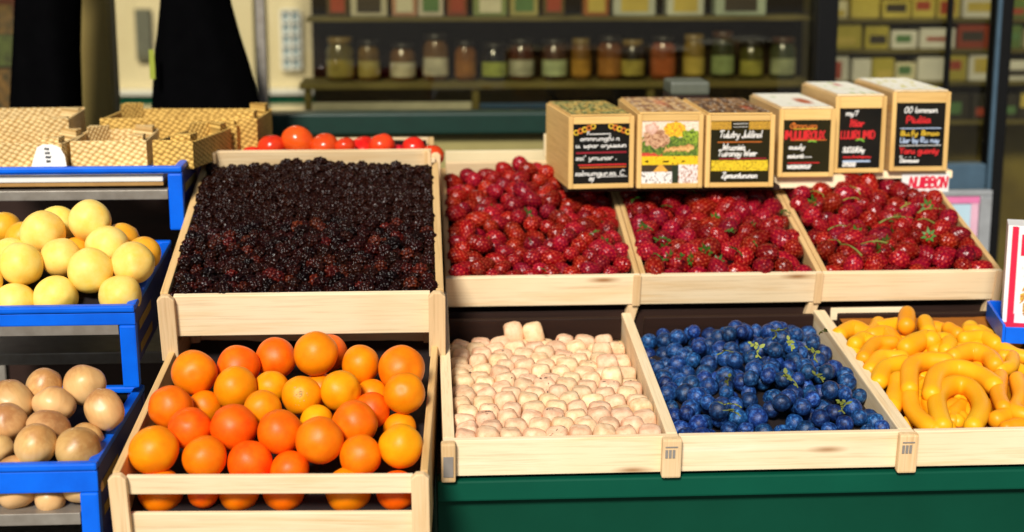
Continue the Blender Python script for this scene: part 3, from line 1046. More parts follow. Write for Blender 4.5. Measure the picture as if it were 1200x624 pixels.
OR = zz([
    (147, 397, 70, 'yellowish orange in the front left corner of the slatted crate', 0, 1),
    (285, 410, 62, 'orange behind the front slat, second from the left corner', 0.01),
    (410, 428, 62, 'low orange behind the front slat, left of centre', 0.015),
    (525, 436, 56, 'lowest orange behind the front slat, half hidden at centre', 0.02),
    (598, 388, 67, 'big orange in the front row, right of centre'),
    (705, 408, 60, 'orange in the front row next to the right corner one', 0.01),
    (818, 390, 62, 'yellowish orange in the front right corner of the slatted crate', 0, 1),
    (235, 340, 60, 'reddish orange above the front left corner one'),
    (363, 350, 66, 'big orange in the second row, left of centre'),
    (495, 363, 63, 'reddish orange in the second row at centre'),
    (593, 318, 48, 'small yellow orange tucked behind the big front one', 0.02, 1),
    (700, 325, 64, 'big reddish orange in the second row, right of centre'),
    (808, 318, 48, 'yellow orange sunk low near the right crate wall', 0.05, 1),
    (195, 285, 63, 'orange against the left crate wall'),
    (285, 268, 48, 'small orange sunk between larger ones at left', 0.04),
    (443, 282, 53, 'smaller yellow orange in the middle of the heap', 0, 1),
    (555, 245, 55, 'yellow orange with a speckled pale sticker', 0, 1),
    (670, 240, 58, 'yellowish orange right of the stickered one', 0, 1),
    (755, 288, 50, 'orange wedged near the right wall behind a big one', 0.03),
    (830, 250, 58, 'deep red orange at the right crate wall'),
    (257, 190, 63, 'orange in the back left corner of the slatted crate'),
    (365, 227, 62, 'big orange in the third row, left of centre'),
    (467, 222, 48, 'yellow orange sunk left of the stickered one', 0.02, 1),
    (380, 165, 60, 'reddish orange in the back row, second from left', 0.02),
    (477, 142, 58, 'red orange in the back row, third from left', 0.03),
    (593, 150, 62, 'bright orange standing out in the back row centre', 0.0),
    (628, 128, 52, 'red orange hidden behind the bright back row one', 0.08),
    (720, 170, 56, 'red orange in the back row, second from right', 0.02),
    (828, 172, 66, 'big orange in the back right corner of the slatted crate'),
    (600, 210, 50, 'orange sunk behind the stickered one', 0.05),
    (745, 232, 46, 'orange sunk between the right hand ones', 0.05),
], 120, 360, 2.364)
HP_O = (-0.06, 0.897, 0.36)
ors = fruit_list(OR, HP_O, (M_ORANGE, M_ORANGE_Y), 'orange', 'orange', 'oranges in the slatted crate', 0.95, -0.088)
M_BUTTON = mesh_from('stem_button', add_lathe(bmesh.new(), [(0.085, -0.02), (0.10, 0.0), (0.07, 0.018), (0.03, 0.022)], 9), simple('stem_button_green', (0.20, 0.20, 0.05), 0.7, (0.12, 0.09, 0.03), 300), True)
for k in (1, 4, 7, 11, 13, 18, 20, 23, 28):
    o_ = ors[k]
    dv = (Vector(CAM.tolist()) - o_.location).normalized() + Vector((random.uniform(-1, 1), 0, random.uniform(-0.6, 1.0)))
    o_.rotation_euler = dv.normalized().to_track_quat('Z', 'Y').to_euler()
    sb = bpy.data.objects.new('stem_button', M_BUTTON)
    sb.location = (0, 0, 0.885)
    link(sb, o_)
# sticker of dots on the speckled orange
st_o = ors[16]
toc = (Vector(CAM.tolist()) - st_o.location).normalized()
q = (toc + Vector((-0.12, 0, 0.12))).normalized().to_track_quat('Z', 'Y')
st_o.rotation_euler = q.to_euler()
bm = bmesh.new()
for k in range(46):
    a = random.uniform(0, 6.28); rr = abs(random.gauss(0, 0.22))
    if rr > 0.5: continue
    x, y = rr * math.cos(a), rr * math.sin(a)
    if k > 24: x, y = -0.25 + random.gauss(0, 0.12) + 0.2, -0.3 + random.gauss(0, 0.14)
    z = math.sqrt(max(0.05, 1 - x * x - y * y)) * 0.99
    s = random.uniform(0.025, 0.05)
    bmesh.ops.create_icosphere(bm, subdivisions=1, radius=s, matrix=Matrix.Translation((x, y, z * 0.95)))
obj('sticker', bm, simple('speckled_sticker', (0.75, 0.55, 0.2), 0.6, (0.25, 0.14, 0.03), 260), st_o)
OW = zz([
    (150, 540, 68, 'orange glowing behind the slat gap at the left end'),
    (268, 556, 44, 'orange low behind the slat gap, second from left'),
    (373, 538, 58, 'orange behind the slat gap, third from left'),
    (497, 538, 62, 'orange behind the slat gap at its centre'),
    (680, 534, 66, 'yellow orange behind the slat gap, second from right', 0, 1),
    (815, 534, 58, 'orange behind the slat gap at the right end'),
], 120, 360, 2.364)
gap = fruit_list(OW, (-0.066, 0.838, 0.0), (M_ORANGE, M_ORANGE_Y), 'orange', 'orange', 'oranges in the slatted crate', 0.6)
for o_ in gap:
    o_.location.y = -0.0925 - 0.049 * (o_.location.x + 0.394) + o_.scale.x * 0.99
    o_.location.z += 0.004

# ------------------------------------------------------------------ blue crates
SLOT = simple('slot_tan', (0.25, 0.17, 0.04), 0.6)
def blue_crate(loc, W, L, H, leg_h, gap, tilt, label, floor_z, back_bars=True):
    """x: 0..W, y: 0 front..L, z: 0 at the leg foot, H at the rim"""
    root = empty('plastic_crate', loc, (tilt, 0, 0), label, 'crate', 'blue plastic crates')
    t = 0.014
    for lo_, hi_ in (((0, 0, H - 0.010), (W, t, H)), ((0, L - t, H - 0.010), (W, L, H)),
                     ((0, t + 0.0004, H - 0.0105), (t, L - t - 0.0004, H - 0.0005)), ((W - t, t + 0.0004, H - 0.0105), (W, L - t - 0.0004, H - 0.0005))):
        obj('rim', box(lo_, hi_, 0.003), BLUE, root)
    fb = box((0.0, 0.003, H - gap), (W, 0.010, H - 0.0105), 0.002)
    obj('front_panel', fb, BLUE, root)
    for x in (0.0, W - 0.024):
        obj('leg', box((x, 0.002, 0.0), (x + 0.024, 0.020, H - gap - 0.0004), 0.003), BLUE, root)
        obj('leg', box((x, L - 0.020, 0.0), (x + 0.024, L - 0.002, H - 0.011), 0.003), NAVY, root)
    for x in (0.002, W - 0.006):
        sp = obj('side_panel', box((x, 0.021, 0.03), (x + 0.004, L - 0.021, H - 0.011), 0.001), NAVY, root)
        xx = x + 0.0042 if x > 0.1 else x - 0.0008
        for k in range(2):
            obj('slot', box((xx, 0.04, H - 0.05 - 0.035 * k), (xx + 0.0006, L * 0.4, H - 0.036 - 0.035 * k), 0), SLOT, sp)
    obj('back_panel', box((0.025, L - 0.008, 0.0), (W - 0.025, L - 0.004, H - 0.011), 0.001), BLACK, root)  # shade of the open gap put in as a black panel
    if back_bars:
        for k in range(2):
            obj('rib', box((0.026, L - 0.016, 0.018 + 0.016 * k), (W - 0.026, L - 0.010, 0.022 + 0.016 * k), 0.001), NAVY, root)
    obj('floor', box((0.025, 0.004, floor_z - 0.016), (W - 0.025, L - 0.018, floor_z), 0.001), STEEL, root)
    return root

BX = -0.822
c1 = blue_crate((BX, -0.1, 0.736), 0.405, 0.36, 0.158, 0.06, 0.040, 0, 'bright blue plastic crate of brown onions, lowest of the stack', 0.090, False)
c2 = blue_crate((BX, 0.2, 0.905), 0.408, 0.36, 0.127, 0.09, 0.030, R(4.5), 'blue plastic crate of yellow lemons, middle of the stack', 0.098)
c3 = blue_crate((BX + 0.005, 0.55, 1.075), 0.425, 0.40, 0.108, 0.08, 0.012, R(1.0), 'topmost blue plastic crate, filled with flattened cardboard', 0.068)

LE = [
    (21, 340, 25, 'lemon at the front rim, leftmost whole one'),
    (72, 342, 26, 'lemon at the front rim of its crate, middle'),
    (140, 339, 25, 'lemon at the front rim of its crate, right'),
    (32, 320, 26, 'pale lemon above the leftmost front one'),
    (95, 325, 27, 'big pale lemon in the second row centre'),
    (151, 317, 25, 'whitish lemon in the second row at right'),
    (56, 308, 24, 'lemon in the third row, left of centre'),
    (123, 294, 25, 'lemon below the topmost one at right'),
    (10, 300, 22, 'lemon cut by the left frame edge', 0.01),
    (53, 277, 26, 'big lemon at the left of the heap top'),
    (108, 265, 25, 'topmost lemon with a dimple'),
    (65, 266, 23, 'lemon behind the big one at the heap top', 0.03),
    (86, 294, 21, 'deep yellow lemon sunk in the middle', 0.04, 1),
    (168, 298, 20, 'deep yellow lemon at the right crate wall', 0.03, 1),
    (24, 278, 20, 'lemon behind at left in deeper yellow', 0.04, 1),
    (8, 270, 20, 'orange tinted lemon at the back left', 0.05, 1),
    (138, 280, 21, 'lemon tucked behind the one at right', 0.04, 1),
    (-22, 330, 26, 'lemon outside the left frame edge, front'),
    (-25, 290, 26, 'lemon outside the left frame edge, back'),
]
fruit_list(LE, (0.235, 1.045, 0.55), (M_LEMON, M_LEMON_O), 'lemon', 'lemon', 'lemons in the blue crate', 0.95, 0.214)
def heap_bed(root, x0, x1, y0, y1, zf, zb, m, name='gap_sheet'):  # added sheet under the fruit, dark colour acting as gap shade
    bm = bmesh.new()
    n = 10
    g = {}
    for i in range(n + 1):
        for j in range(n + 1):
            u = x0 + (x1 - x0) * i / n; v = y0 + (y1 - y0) * j / n
            g[i, j] = bm.verts.new((u, v, zf + (zb - zf) * math.sin(math.pi * 0.5 * min(1, 1.6 * j / n)) + 0.003 * mnoise.noise(Vector((u * 50, v * 50, 1)))))
    for i in range(n):
        for j in range(n):
            bm.faces.new((g[i, j], g[i + 1, j], g[i + 1, j + 1], g[i, j + 1]))
    return obj(name, bm, m, root, True)
heap_bed(c2, 0.03, 0.37, 0.03, 0.32, 0.102, 0.135, GAP_SHADE)

ON = [
    (42, 459, 21, 'brown topped onion at the back of its blue crate'),
    (87, 461, 25, 'big onion in the back right of the heap'),
    (70, 477, 25, 'onion with brown top in the upper middle', 0),
    (18, 473, 25, 'flattish reddish brown onion at upper left'),
    (8, 497, 24, 'brown onion at the left frame edge'),
    (58, 500, 26, 'pale shiny onion at the centre of the heap'),
    (116, 489, 23, 'onion against the right crate wall'),
    (103, 506, 21, 'onion half hidden right of centre', 0.02),
    (0, 521, 18, 'onion cut by the left frame edge near the rim', 0.01),
    (39, 524, 24, 'onion in the front row, left of the big one'),
    (88, 526, 27, 'big pale onion at the front rim, right'),
    (21, 542, 22, 'low onion just behind the front rim', 0.01),
    (-30, 480, 24, 'onion left of the frame, back'),
    (-35, 515, 24, 'onion left of the frame, front'),
]
fruit_list(ON, (-0.06, 0.895, 0.32), (M_ONION,), 'onion', 'onion', 'onions in the blue crate', 0.95, -0.086, rotf=lambda: (R(random.uniform(-45, 45)), R(random.uniform(-45, 45)), random.uniform(0, 6.28)))
fruit_list([(14, 592, 25, 'onion seen below the blue front band, left'), (47, 595, 19, 'onion seen below the blue front band, middle', 0.02), (80, 592, 24, 'onion seen below the blue front band, right')],
           (-0.05, 0.848, 0.0), (M_ONION,), 'onion', 'onion', 'onions in the blue crate', 0.95, -0.088, rotf=lambda: (R(random.uniform(-45, 45)), R(random.uniform(-45, 45)), random.uniform(0, 6.28)))
heap_bed(c1, 0.03, 0.37, 0.055, 0.33, 0.118, 0.155, GAP_SHADE)

# flat sheets in the topmost crate
sh = obj('cardboard_sheet', box((BX + 0.035, 0.562, 1.1490), (-0.425, 0.93, 1.1555), 0.001), CARD_IN)
tag(sh, 'flattened brown cardboard sheet in the topmost blue crate', 'cardboard')
sh = obj('paper_stack', box((BX + 0.035, 0.560, 1.1560), (-0.425, 0.93, 1.1676), 0.002), WHITE)
tag(sh, 'stack of white paper sheets lying in the topmost blue crate', 'paper')

# ------------------------------------------------------------------ cardboard trays on the topmost crate
def card_box(loc, w, d, h, rz, label, m, flap=0.0, posts=((1, 0), (1, 1), (0, 1))):
    root = empty('cardboard_box', loc, (0, 0, rz), label, 'box', 'cardboard fruit boxes')
    t = 0.006
    obj('front_panel', box((0, 0, 0), (w, t, h), 0.0015), m, root)
    obj('back_panel', box((0, d - t, 0), (w, d, h), 0.0015), m, root)
    obj('side_panel', box((0, t + 0.0003, 0), (t, d - t - 0.0003, h * 0.96), 0.0015), m, root)
    obj('side_panel', box((w - t, t + 0.0003, 0), (w, d - t - 0.0003, h * 0.96), 0.0015), m, root)
    obj('base', box((t, t, 0.001), (w - t, d - t, 0.004), 0), CARD_IN, root)
    for sx, sy in posts:
        if True:
            # triangular corner reinforcement, a little taller
            x0, x1 = (t + 0.0004, t + 0.036) if sx == 0 else (w - t - 0.0004, w - t - 0.036)
            y0, y1 = (t + 0.0004, t + 0.036) if sy == 0 else (d - t - 0.0004, d - t - 0.036)
            obj('corner_post', prism([(x0, y0), (x1, y0), (x0, y1)], 0.005, h + flap, 2, 0.0015), m, root)
    return root
ZT = 1.1685
pa = at(112, 150, 0.86); pb = at(290, 150, 0.86)
card_box((-0.585, 0.86, ZT), 0.290, 0.17, 0.060, R(-4), 'long brown embossed cardboard box at the back right of the pile', CARD, 0.012)
card_box((-0.845, 0.80, ZT), 0.215, 0.19, 0.066, R(3), 'pale sunlit cardboard box at the back left of the pile', CARD_LT, 0.0)
card_box((-0.80, 0.63, ZT), 0.20, 0.15, 0.046, R(-4), 'small cardboard box at the front left of the pile', CARD_LT, 0.008)
card_box((-0.592, 0.64, ZT), 0.128, 0.17, 0.046, R(2), 'middle cardboard box behind the white card', CARD_LT, 0.008)
card_box((-0.452, 0.63, ZT), 0.072, 0.20, 0.048, R(-12), 'narrow cardboard box at the right end of the crate', CARD, 0.010)
card_box((-0.405, 0.84, ZT), 0.075, 0.05, 0.05, R(-12), 'small brown cardboard box behind the narrow one', CARD, 0.006)

# white card with a few lines of writing
bm = bmesh.new()
x0, x1 = at(38, 195, 0.622)[0], at(83, 195, 0.622)[0]
hh = 0.045
prof = [(0, 0), (0.062, 0), (0.058, 0.026), (0.050, 0.040), (0.038, 0.045), (0.022, 0.045), (0.012, 0.040), (0.006, 0.022)]
card = empty('price_card', (x0, 0.606, ZT), (R(-8), 0, R(-2)), 'white rounded card with small dark writing leaning on the cardboard boxes', 'card')
obj('sheet', prism(prof, 0, 0.0015, 1), WHITE, card)

# ------------------------------------------------------------------ writing: a stroke alphabet
G = {
 'a': (.5, [[(.4, .42), (.22, .5), (.06, .3), (.1, .04), (.25, .02), (.4, .25), (.4, .45)], [(.4, .45), (.41, .05), (.5, .02)]]),
 'b': (.45, [[(.08, 1), (.08, 0), (.3, 0), (.4, .2), (.3, .45), (.08, .38)]]),
 'c': (.42, [[(.38, .42), (.2, .5), (.06, .25), (.18, 0), (.4, .08)]]),
 'd': (.5, [[(.4, .42), (.2, .5), (.06, .25), (.18, 0), (.38, .15)], [(.42, 1), (.4, .05), (.5, 0)]]),
 'e': (.42, [[(.06, .25), (.38, .3), (.3, .5), (.12, .45), (.06, .2), (.2, 0), (.4, .08)]]),
 'f': (.35, [[(.35, .95), (.2, 1), (.15, .8), (.15, -.2)], [(.02, .5), (.32, .5)]]),
 'g': (.48, [[(.4, .42), (.2, .5), (.06, .25), (.2, .02), (.4, .25)], [(.42, .48), (.4, -.3), (.2, -.4), (.06, -.28)]]),
 'h': (.48, [[(.08, 1), (.08, 0)], [(.08, .3), (.25, .5), (.4, .4), (.4, 0)]]),
 'i': (.22, [[(.08, .5), (.1, .05), (.2, 0)], [(.1, .72), (.12, .76)]]),
 'l': (.22, [[(.1, 1), (.08, .1), (.2, 0)]]),
 'm': (.7, [[(.05, .48), (.06, 0)], [(.06, .3), (.2, .5), (.32, .4), (.32, 0)], [(.32, .3), (.46, .5), (.6, .4), (.6, .05), (.7, 0)]]),
 'n': (.48, [[(.05, .48), (.06, 0)], [(.06, .3), (.24, .5), (.38, .4), (.38, .05), (.48, 0)]]),
 'o': (.46, [[(.22, .5), (.06, .3), (.12, .02), (.3, .02), (.4, .28), (.22, .5)]]),
 'p': (.46, [[(.08, .5), (.06, -.4)], [(.08, .4), (.28, .5), (.4, .28), (.25, .02), (.08, .1)]]),
 'q': (.48, [[(.4, .42), (.2, .5), (.06, .25), (.2, .02), (.4, .25)], [(.42, .48), (.4, -.4)]]),
 'r': (.36, [[(.06, .48), (.08, 0)], [(.08, .3), (.2, .5), (.34, .44)]]),
 's': (.38, [[(.34, .45), (.18, .5), (.08, .38), (.3, .16), (.2, 0), (.04, .06)]]),
 't': (.34, [[(.16, .85), (.14, .08), (.3, .02)], [(.02, .52), (.32, .54)]]),
 'u': (.5, [[(.06, .5), (.06, .1), (.2, 0), (.38, .2)], [(.4, .5), (.4, .05), (.5, 0)]]),
 'w': (.62, [[(.04, .5), (.1, .05), (.22, .02), (.3, .4), (.38, .02), (.5, .08), (.58, .5)]]),
 'x': (.42, [[(.04, .5), (.38, 0)], [(.38, .5), (.04, 0)]]),
 'y': (.46, [[(.06, .5), (.1, .12), (.24, .08), (.38, .3)], [(.42, .5), (.3, -.2), (.1, -.38)]]),
 'A': (.62, [[(.02, 0), (.3, 1), (.58, 0)], [(.12, .36), (.48, .36)]]),
 'B': (.6, [[(.06, 0), (.06, 1), (.4, .95), (.45, .7), (.1, .54), (.5, .45), (.5, .1), (.06, 0)]]),
 'C': (.6, [[(.54, .85), (.3, 1), (.06, .6), (.12, .12), (.35, 0), (.56, .15)]]),
 'D': (.6, [[(.06, 0), (.06, 1), (.35, .95), (.54, .55), (.4, .08), (.06, 0)]]),
 'I': (.26, [[(.12, 0), (.12, 1)]]),
 'J': (.45, [[(.36, 1), (.34, .1), (.18, -.1), (.04, .1)]]),
 'L': (.5, [[(.08, 1), (.06, 0), (.46, .04)]]),
 'M': (.72, [[(.05, 0), (.1, 1), (.34, .3), (.58, 1), (.66, 0)]]),
 'N': (.6, [[(.06, 0), (.06, 1), (.5, 0), (.52, 1)]]),
 'O': (.62, [[(.3, 1), (.06, .6), (.12, .1), (.36, 0), (.56, .4), (.48, .9), (.3, 1)]]),
 'P': (.55, [[(.08, 0), (.08, 1), (.4, .95), (.48, .72), (.36, .5), (.08, .45)]]),
 'Q': (.7, [[(.5, .8), (.3, 1), (.04, .55), (.1, .1), (.4, 0), (.62, .4), (.45, .95), (.35, .5), (.68, .1)]]),
 'R': (.6, [[(.06, 0), (.06, 1), (.42, .95), (.45, .65), (.1, .5), (.54, 0)]]),
 'S': (.5, [[(.46, .88), (.24, 1), (.08, .75), (.42, .3), (.26, 0), (.04, .1)]]),
 'T': (.6, [[(.02, .85), (.12, 1), (.58, .98)], [(.32, .98), (.26, 0)]]),
 'U': (.6, [[(.06, 1), (.08, .12), (.28, 0), (.5, .15), (.52, 1)], [(.52, .4), (.56, 0)]]),
 'W': (.8, [[(.04, 1), (.16, .02), (.36, .7), (.54, .02), (.74, 1)]]),
 'X': (.6, [[(.06, 1), (.54, 0)], [(.52, 1), (.06, 0)]]),
 'Y': (.55, [[(.04, 1), (.26, .5), (.5, 1)], [(.26, .5), (.24, 0)]]),
 'Z': (.55, [[(.06, .95), (.5, 1), (.04, .02), (.55, .04)]]),
 'H': (.6, [[(.08, 0), (.08, 1)], [(.5, 0), (.5, 1)], [(.08, .5), (.5, .5)]]),
 '8': (.5, [[(.25, .5), (.08, .75), (.25, 1), (.42, .75), (.25, .5), (.04, .22), (.25, 0), (.46, .22), (.25, .5)]]),
 '0': (.55, [[(.26, 1), (.06, .55), (.14, .05), (.34, 0), (.5, .45), (.4, .95), (.26, 1)]]),
 '7': (.5, [[(.04, .8), (.48, 1), (.3, 0)]]),
 '.': (.2, [[(.06, .0), (.1, .06)]]),
 "'": (.2, [[(.1, .95), (.06, .75)]]),
 '/': (.4, [[(.02, -.1), (.4, 1.05)]]),
 '-': (.4, [[(.04, .4), (.36, .42)]]),
 ' ': (.34, []),
}

class Ink:
    """flat ribbons on a face: x right, z up, facing -y at y = 0"""
    def __init__(s): s.by = {}; s.k = 0; s.cur = None; s.c = 0
    def line(s, pts, wd, m):
        if s.cur is None:
            s.c += 1
            key = s.c
        else:
            key = s.cur
        if key not in s.by: s.by[key] = (bmesh.new(), m)
        bm = s.by[key][0]
        for a, b in zip(pts, pts[1:]):
            a = Vector(a); b = Vector(b)
            d = b - a
            if d.length < 1e-7: continue
            d.normalize()
            n = Vector((-d.y, d.x)) * wd * 0.5
            e = d * wd * 0.35
            s.k += 1
            y = -0.0003 - 0.000004 * (s.k % 60)
            q = [a - e - n, b + e - n, b + e + n, a - e + n]
            bm.faces.new([bm.verts.new((p.x, y, p.y)) for p in q])
    def text(s, t, x, z, h, m, wd=None, width=None, slant=0.2, wob=0.03):
        adv = sum(G[c][0] for c in t)
        s.c += 1; s.cur = s.c
        sx = h if width is None else width / adv
        wd = wd or h * 0.13
        for c in t:
            wdt, strokes = G[c]
            dz = random.uniform(-wob, wob) * h
            for st in strokes:
                self_pts = [(x + (px * sx) + slant * pz * h, z + pz * h + dz) for px, pz in st]
                if len(self_pts) > 3:
                    self_pts = [(p.x, p.y) for p in catmull([(a_, b_, 0) for a_, b_ in self_pts], 3)]
                s.line(self_pts, wd, m)
            x += wdt * sx
        s.cur = None
    def bar(s, x0, x1, z, th, m): s.line([(x0, z), (x1, z + 0.0004)], th, m)
    def build(s, parent, loc, name='lettering', rot=None):
        for bm, m in s.by.values():
            o = obj(name, bm, m, parent, False, loc, rot)

ink = Ink()
INKM = simple('dark_ink', (0.05, 0.05, 0.05), 0.8)
for k in range(4):
    ink.text(('ruo', 'uns', 'mur', 'ian')[k], 0.024 + 0.001 * k, 0.036 - 0.007 * k, 0.006, INKM, 0.0011)
ink.build(card, (0, -0.0004, 0))

def print_panel(name, w, h, fn, parent, loc, rot=None, n=64, horizontal=False):
    """a flat printed sheet: a fine grid coloured by a function of (a, c) in 0..1"""
    nx = n; nz = max(8, int(n * h / w))
    bm = bmesh.new()
    g = [[bm.verts.new((w * i / nx, 0, h * j / nz) if not horizontal else (w * i / nx, h * j / nz, 0)) for i in range(nx + 1)] for j in range(nz + 1)]
    for j in range(nz):
        for i in range(nx):
            bm.faces.new((g[j][i], g[j][i + 1], g[j + 1][i + 1], g[j + 1][i]))
    me = mesh_from(name, bm, PRINT)
    a = me.color_attributes.new('Col', 'FLOAT_COLOR', 'POINT')
    buf = []
    for j in range(nz + 1):
        for i in range(nx + 1):
            c = fn(i / nx, j / nz)
            buf.extend((c[0], c[1], c[2], 1.0))
    a.data.foreach_set('color', buf)
    o = bpy.data.objects.new(name, me)
    o.location = loc
    if rot: o.rotation_euler = rot
    return link(o, parent)

def nz2(x, y, s, o=0): return 0.5 + 0.5 * mnoise.noise(Vector((x * s, y * s, o)))
def mixc(a, b, t):
    t = max(0, min(1, t)); return tuple(x + (y - x) * t for x, y in zip(a, b))

def top_fn(kind):
    def f(a, c):
        n1 = nz2(a, c * 0.7, 9, kind * 7); n2 = nz2(a, c, 22, kind * 3 + 1)
        if kind == 0:   # yellow green vegetables
            col = mixc((0.50, 0.30, 0.05), (0.10, 0.14, 0.03), (n1 - 0.42) * 6)
            col = mixc(col, (0.75, 0.62, 0.22), (n2 - 0.58) * 8)
            return mixc(col, (0.05, 0.035, 0.015), (0.4 - n2) * 8)
        if kind == 1:
            col = mixc((0.60, 0.36, 0.14), (0.25, 0.10, 0.03), (n1 - 0.4) * 5)
            col = mixc(col, (0.55, 0.05, 0.02), 4 * (0.16 - math.hypot(a - 0.55, (c - 0.6) * 0.5)))
            return mixc(col, (0.78, 0.66, 0.48), (n2 - 0.6) * 7)
        if kind == 2:
            col = mixc((0.10, 0.045, 0.018), (0.30, 0.15, 0.05), (n1 - 0.45) * 6)
            col = mixc(col, (0.75, 0.65, 0.50), 8 * (n2 - 0.66))
            return mixc(col, (0.5, 0.06, 0.02), 6 * (0.12 - math.hypot(a - 0.75, (c - 0.3) * 0.6)))
        base = (0.84, 0.80, 0.66)
        if kind == 3:
            return mixc(mixc(base, (0.45, 0.10, 0.03), 9 * (0.2 - math.hypot(a - 0.68, (c - 0.4) * 0.7) + 0.08 * (n2 - 0.5))), (0.5, 0.55, 0.3), (n1 - 0.66) * 5)
        if kind == 4:
            col = mixc(base, (0.5, 0.06, 0.02), 9 * (0.13 - math.hypot(a - 0.55, (c - 0.75) * 0.7)))
            return mixc(col, (0.45, 0.55, 0.2), (n1 - 0.62) * 6)
        return mixc(base, (0.62, 0.55, 0.12), (n1 - 0.56) * 5)
    return f

def gold_fn(a, c):
    n = nz2(a, c * 0.4, 26, 4)
    v = math.sin(a * 70 + 6 * math.sin(c * 6)) * math.sin(c * 9)
    return mixc((0.60, 0.33, 0.03), (0.10, 0.05, 0.01), 1.4 * v + (n - 0.5) * 3)
def yellow_fn(a, c):
    n = nz2(a, c * 0.3, 34, 9)
    return mixc((0.78, 0.55, 0.02), (0.22, 0.12, 0.005), (n - 0.56) * 9)

def picnic_fn(a, c):
    wa, wc = nz2(a, c, 14, 11) - 0.5, nz2(a, c, 14, 17) - 0.5
    a0, c0 = a, c
    if c > 0.44:
        a += 0.10 * wa; c = max(0.441, c + 0.10 * wc)
    col = picnic_raw(a, c)
    k = 0.62 + 0.75 * nz2(a0, c0, 42, 21)
    return tuple(min(0.9, q * k) for q in col)
def picnic_raw(a, c):
    n1 = nz2(a, c, 12, 3); n2 = nz2(a, c, 30, 8)
    if c > 0.44:
        d = (c - 0.44) / 0.56
        col = (0.82, 0.66, 0.50)
        if d < 0.55: col = mixc((0.03, 0.07, 0.01), (0.22, 0.32, 0.03), (n2 - 0.3) * 2.2)
        k = math.hypot((a - 0.25) / 0.24, (d - 0.5) / 0.28)
        if k < 1: col = mixc((0.62, 0.36, 0.20), (0.28, 0.11, 0.05), (n2 - 0.45) * 5)
        k = math.hypot((a - 0.17) / 0.12, (d - 0.8) / 0.16)
        if k < 1: col = mixc((0.84, 0.60, 0.48), (0.6, 0.32, 0.22), k)
        k = math.hypot((a - 0.58) / 0.2, (d - 0.76) / 0.22)
        if k < 1: col = mixc((0.82, 0.50, 0.02), (0.62, 0.24, 0.02), (n2 - 0.45) * 5)
        k = math.hypot((a - 0.86) / 0.16, (d - 0.55) / 0.2)
        if k < 1: col = mixc((0.30, 0.42, 0.03), (0.05, 0.10, 0.01), (n2 - 0.4) * 4)
        bd = d - 0.12 - 0.3 * max(0, a - 0.6) ** 1.5
        if a > 0.4 and a < 0.92 and 0 < bd < 0.14: col = mixc((0.80, 0.48, 0.16), (0.45, 0.18, 0.05), abs(bd - 0.06) * 12 + (n2 - 0.5))
        if a < 0.38 and d < 0.07: col = (0.6, 0.06, 0.03)
        return col
    if c > 0.30:
        return mixc((0.80, 0.52, 0.01), (0.12, 0.07, 0.0), (n2 - 0.70) * 12)
    d = c / 0.30
    if a > 0.66: return mixc((0.80, 0.72, 0.66), (0.40, 0.16, 0.09), (nz2(a - c, a + c, 20, 2) - 0.5) * 6)
    if a > 0.54: return (0.02, 0.03, 0.01)
    col = mixc((0.82, 0.78, 0.72), (0.08, 0.05, 0.03), (n2 - 0.58) * 9)
    if d > 0.62: col = (0.05, 0.03, 0.012)
    if d > 0.62 and abs(a - 0.34) < 0.12 * (1.1 - d) * 2.4: col = (0.72, 0.36, 0.05)
    return col

def sign_box(px0, px1, py0, py1, Y, depth, label, kind, writer, slate, lid=0.012, tone=None):
    a = at(px0, py1, Y); b_ = at(px1, py0, Y)
    w = b_[0] - a[0]; h = b_[2] - a[2]
    root = empty('sign_box', (a[0], Y, a[2]), (0, 0, R(5) if kind == 0 else 0), label, 'sign box', 'small wooden chalkboard boxes')
    t = min(0.0085, w * 0.09)
    bwm = wood('box_side_%d' % kind, 1, OCH0 if kind < 3 else (0.6, 0.4, 0.17), OCH1, OCH2, knots=False)
    obj('side_board', box((0, 0.004, 0), (t, depth, h), 0.001), bwm, root)
    obj('side_board', box((w - t, 0.004, 0), (w, depth, h), 0.001), bwm, root)
    obj('bottom_board', box((t + .0002, 0.004, 0), (w - t - .0002, depth, t), 0.001), bwm, root)
    obj('back_board', box((t + .0002, depth - t, t + .0002), (w - t - .0002, depth, h - t), 0.001), bwm, root)
    obj('upright', box((0, 0, 0), (t, 0.0038, h), 0.001), W_BOXZ, root)
    obj('upright', box((w - t, 0, 0), (w, 0.0038, h), 0.001), W_BOXZ, root)
    obj('rail', box((t + .0002, 0, 0), (w - t - .0002, 0.0038, t), 0.001), W_BOX, root)
    obj('rail', box((t + .0002, 0, h - lid), (w - t - .0002, 0.0038, h), 0.001), W_BOX, root)
    iw, ih = w - 2 * t, h - t - lid
    if writer is None:
        pn = print_panel('picture', iw, ih, picnic_fn, root, (t, 0.0015, t), n=130)
        ink = Ink()
        for k in range(3):
            ink.text(('nuir ', 'mauar', ' nur')[k], iw * (0.06 + 0.32 * k), ih * 0.345, ih * 0.035, BLACK, 0.0009)
        ink.build(pn, (0, -0.0004, 0))
    else:
        bd = obj('chalkboard', box((0, 0, 0), (iw, 0.003, ih), 0), slate, root, loc=(t, 0.0015, t))
        ink = Ink()
        writer(ink, iw, ih, bd)
        ink.build(bd, (0, -0.0002, 0))
    # printed lid: sheet on a wooden lid board
    ld = obj('lid', box((t * .5, 0.005, h + 0.0003), (w - t * .5, depth - 0.004, h + 0.0035), 0.001), W_BOX if kind < 3 else W_PALE, root)
    print_panel('printed_top', w - t * 1.6, depth - 0.016, top_fn(kind), ld, (t * .8, 0.009, h + 0.0041), n=48, horizontal=True)
    return root, w, h

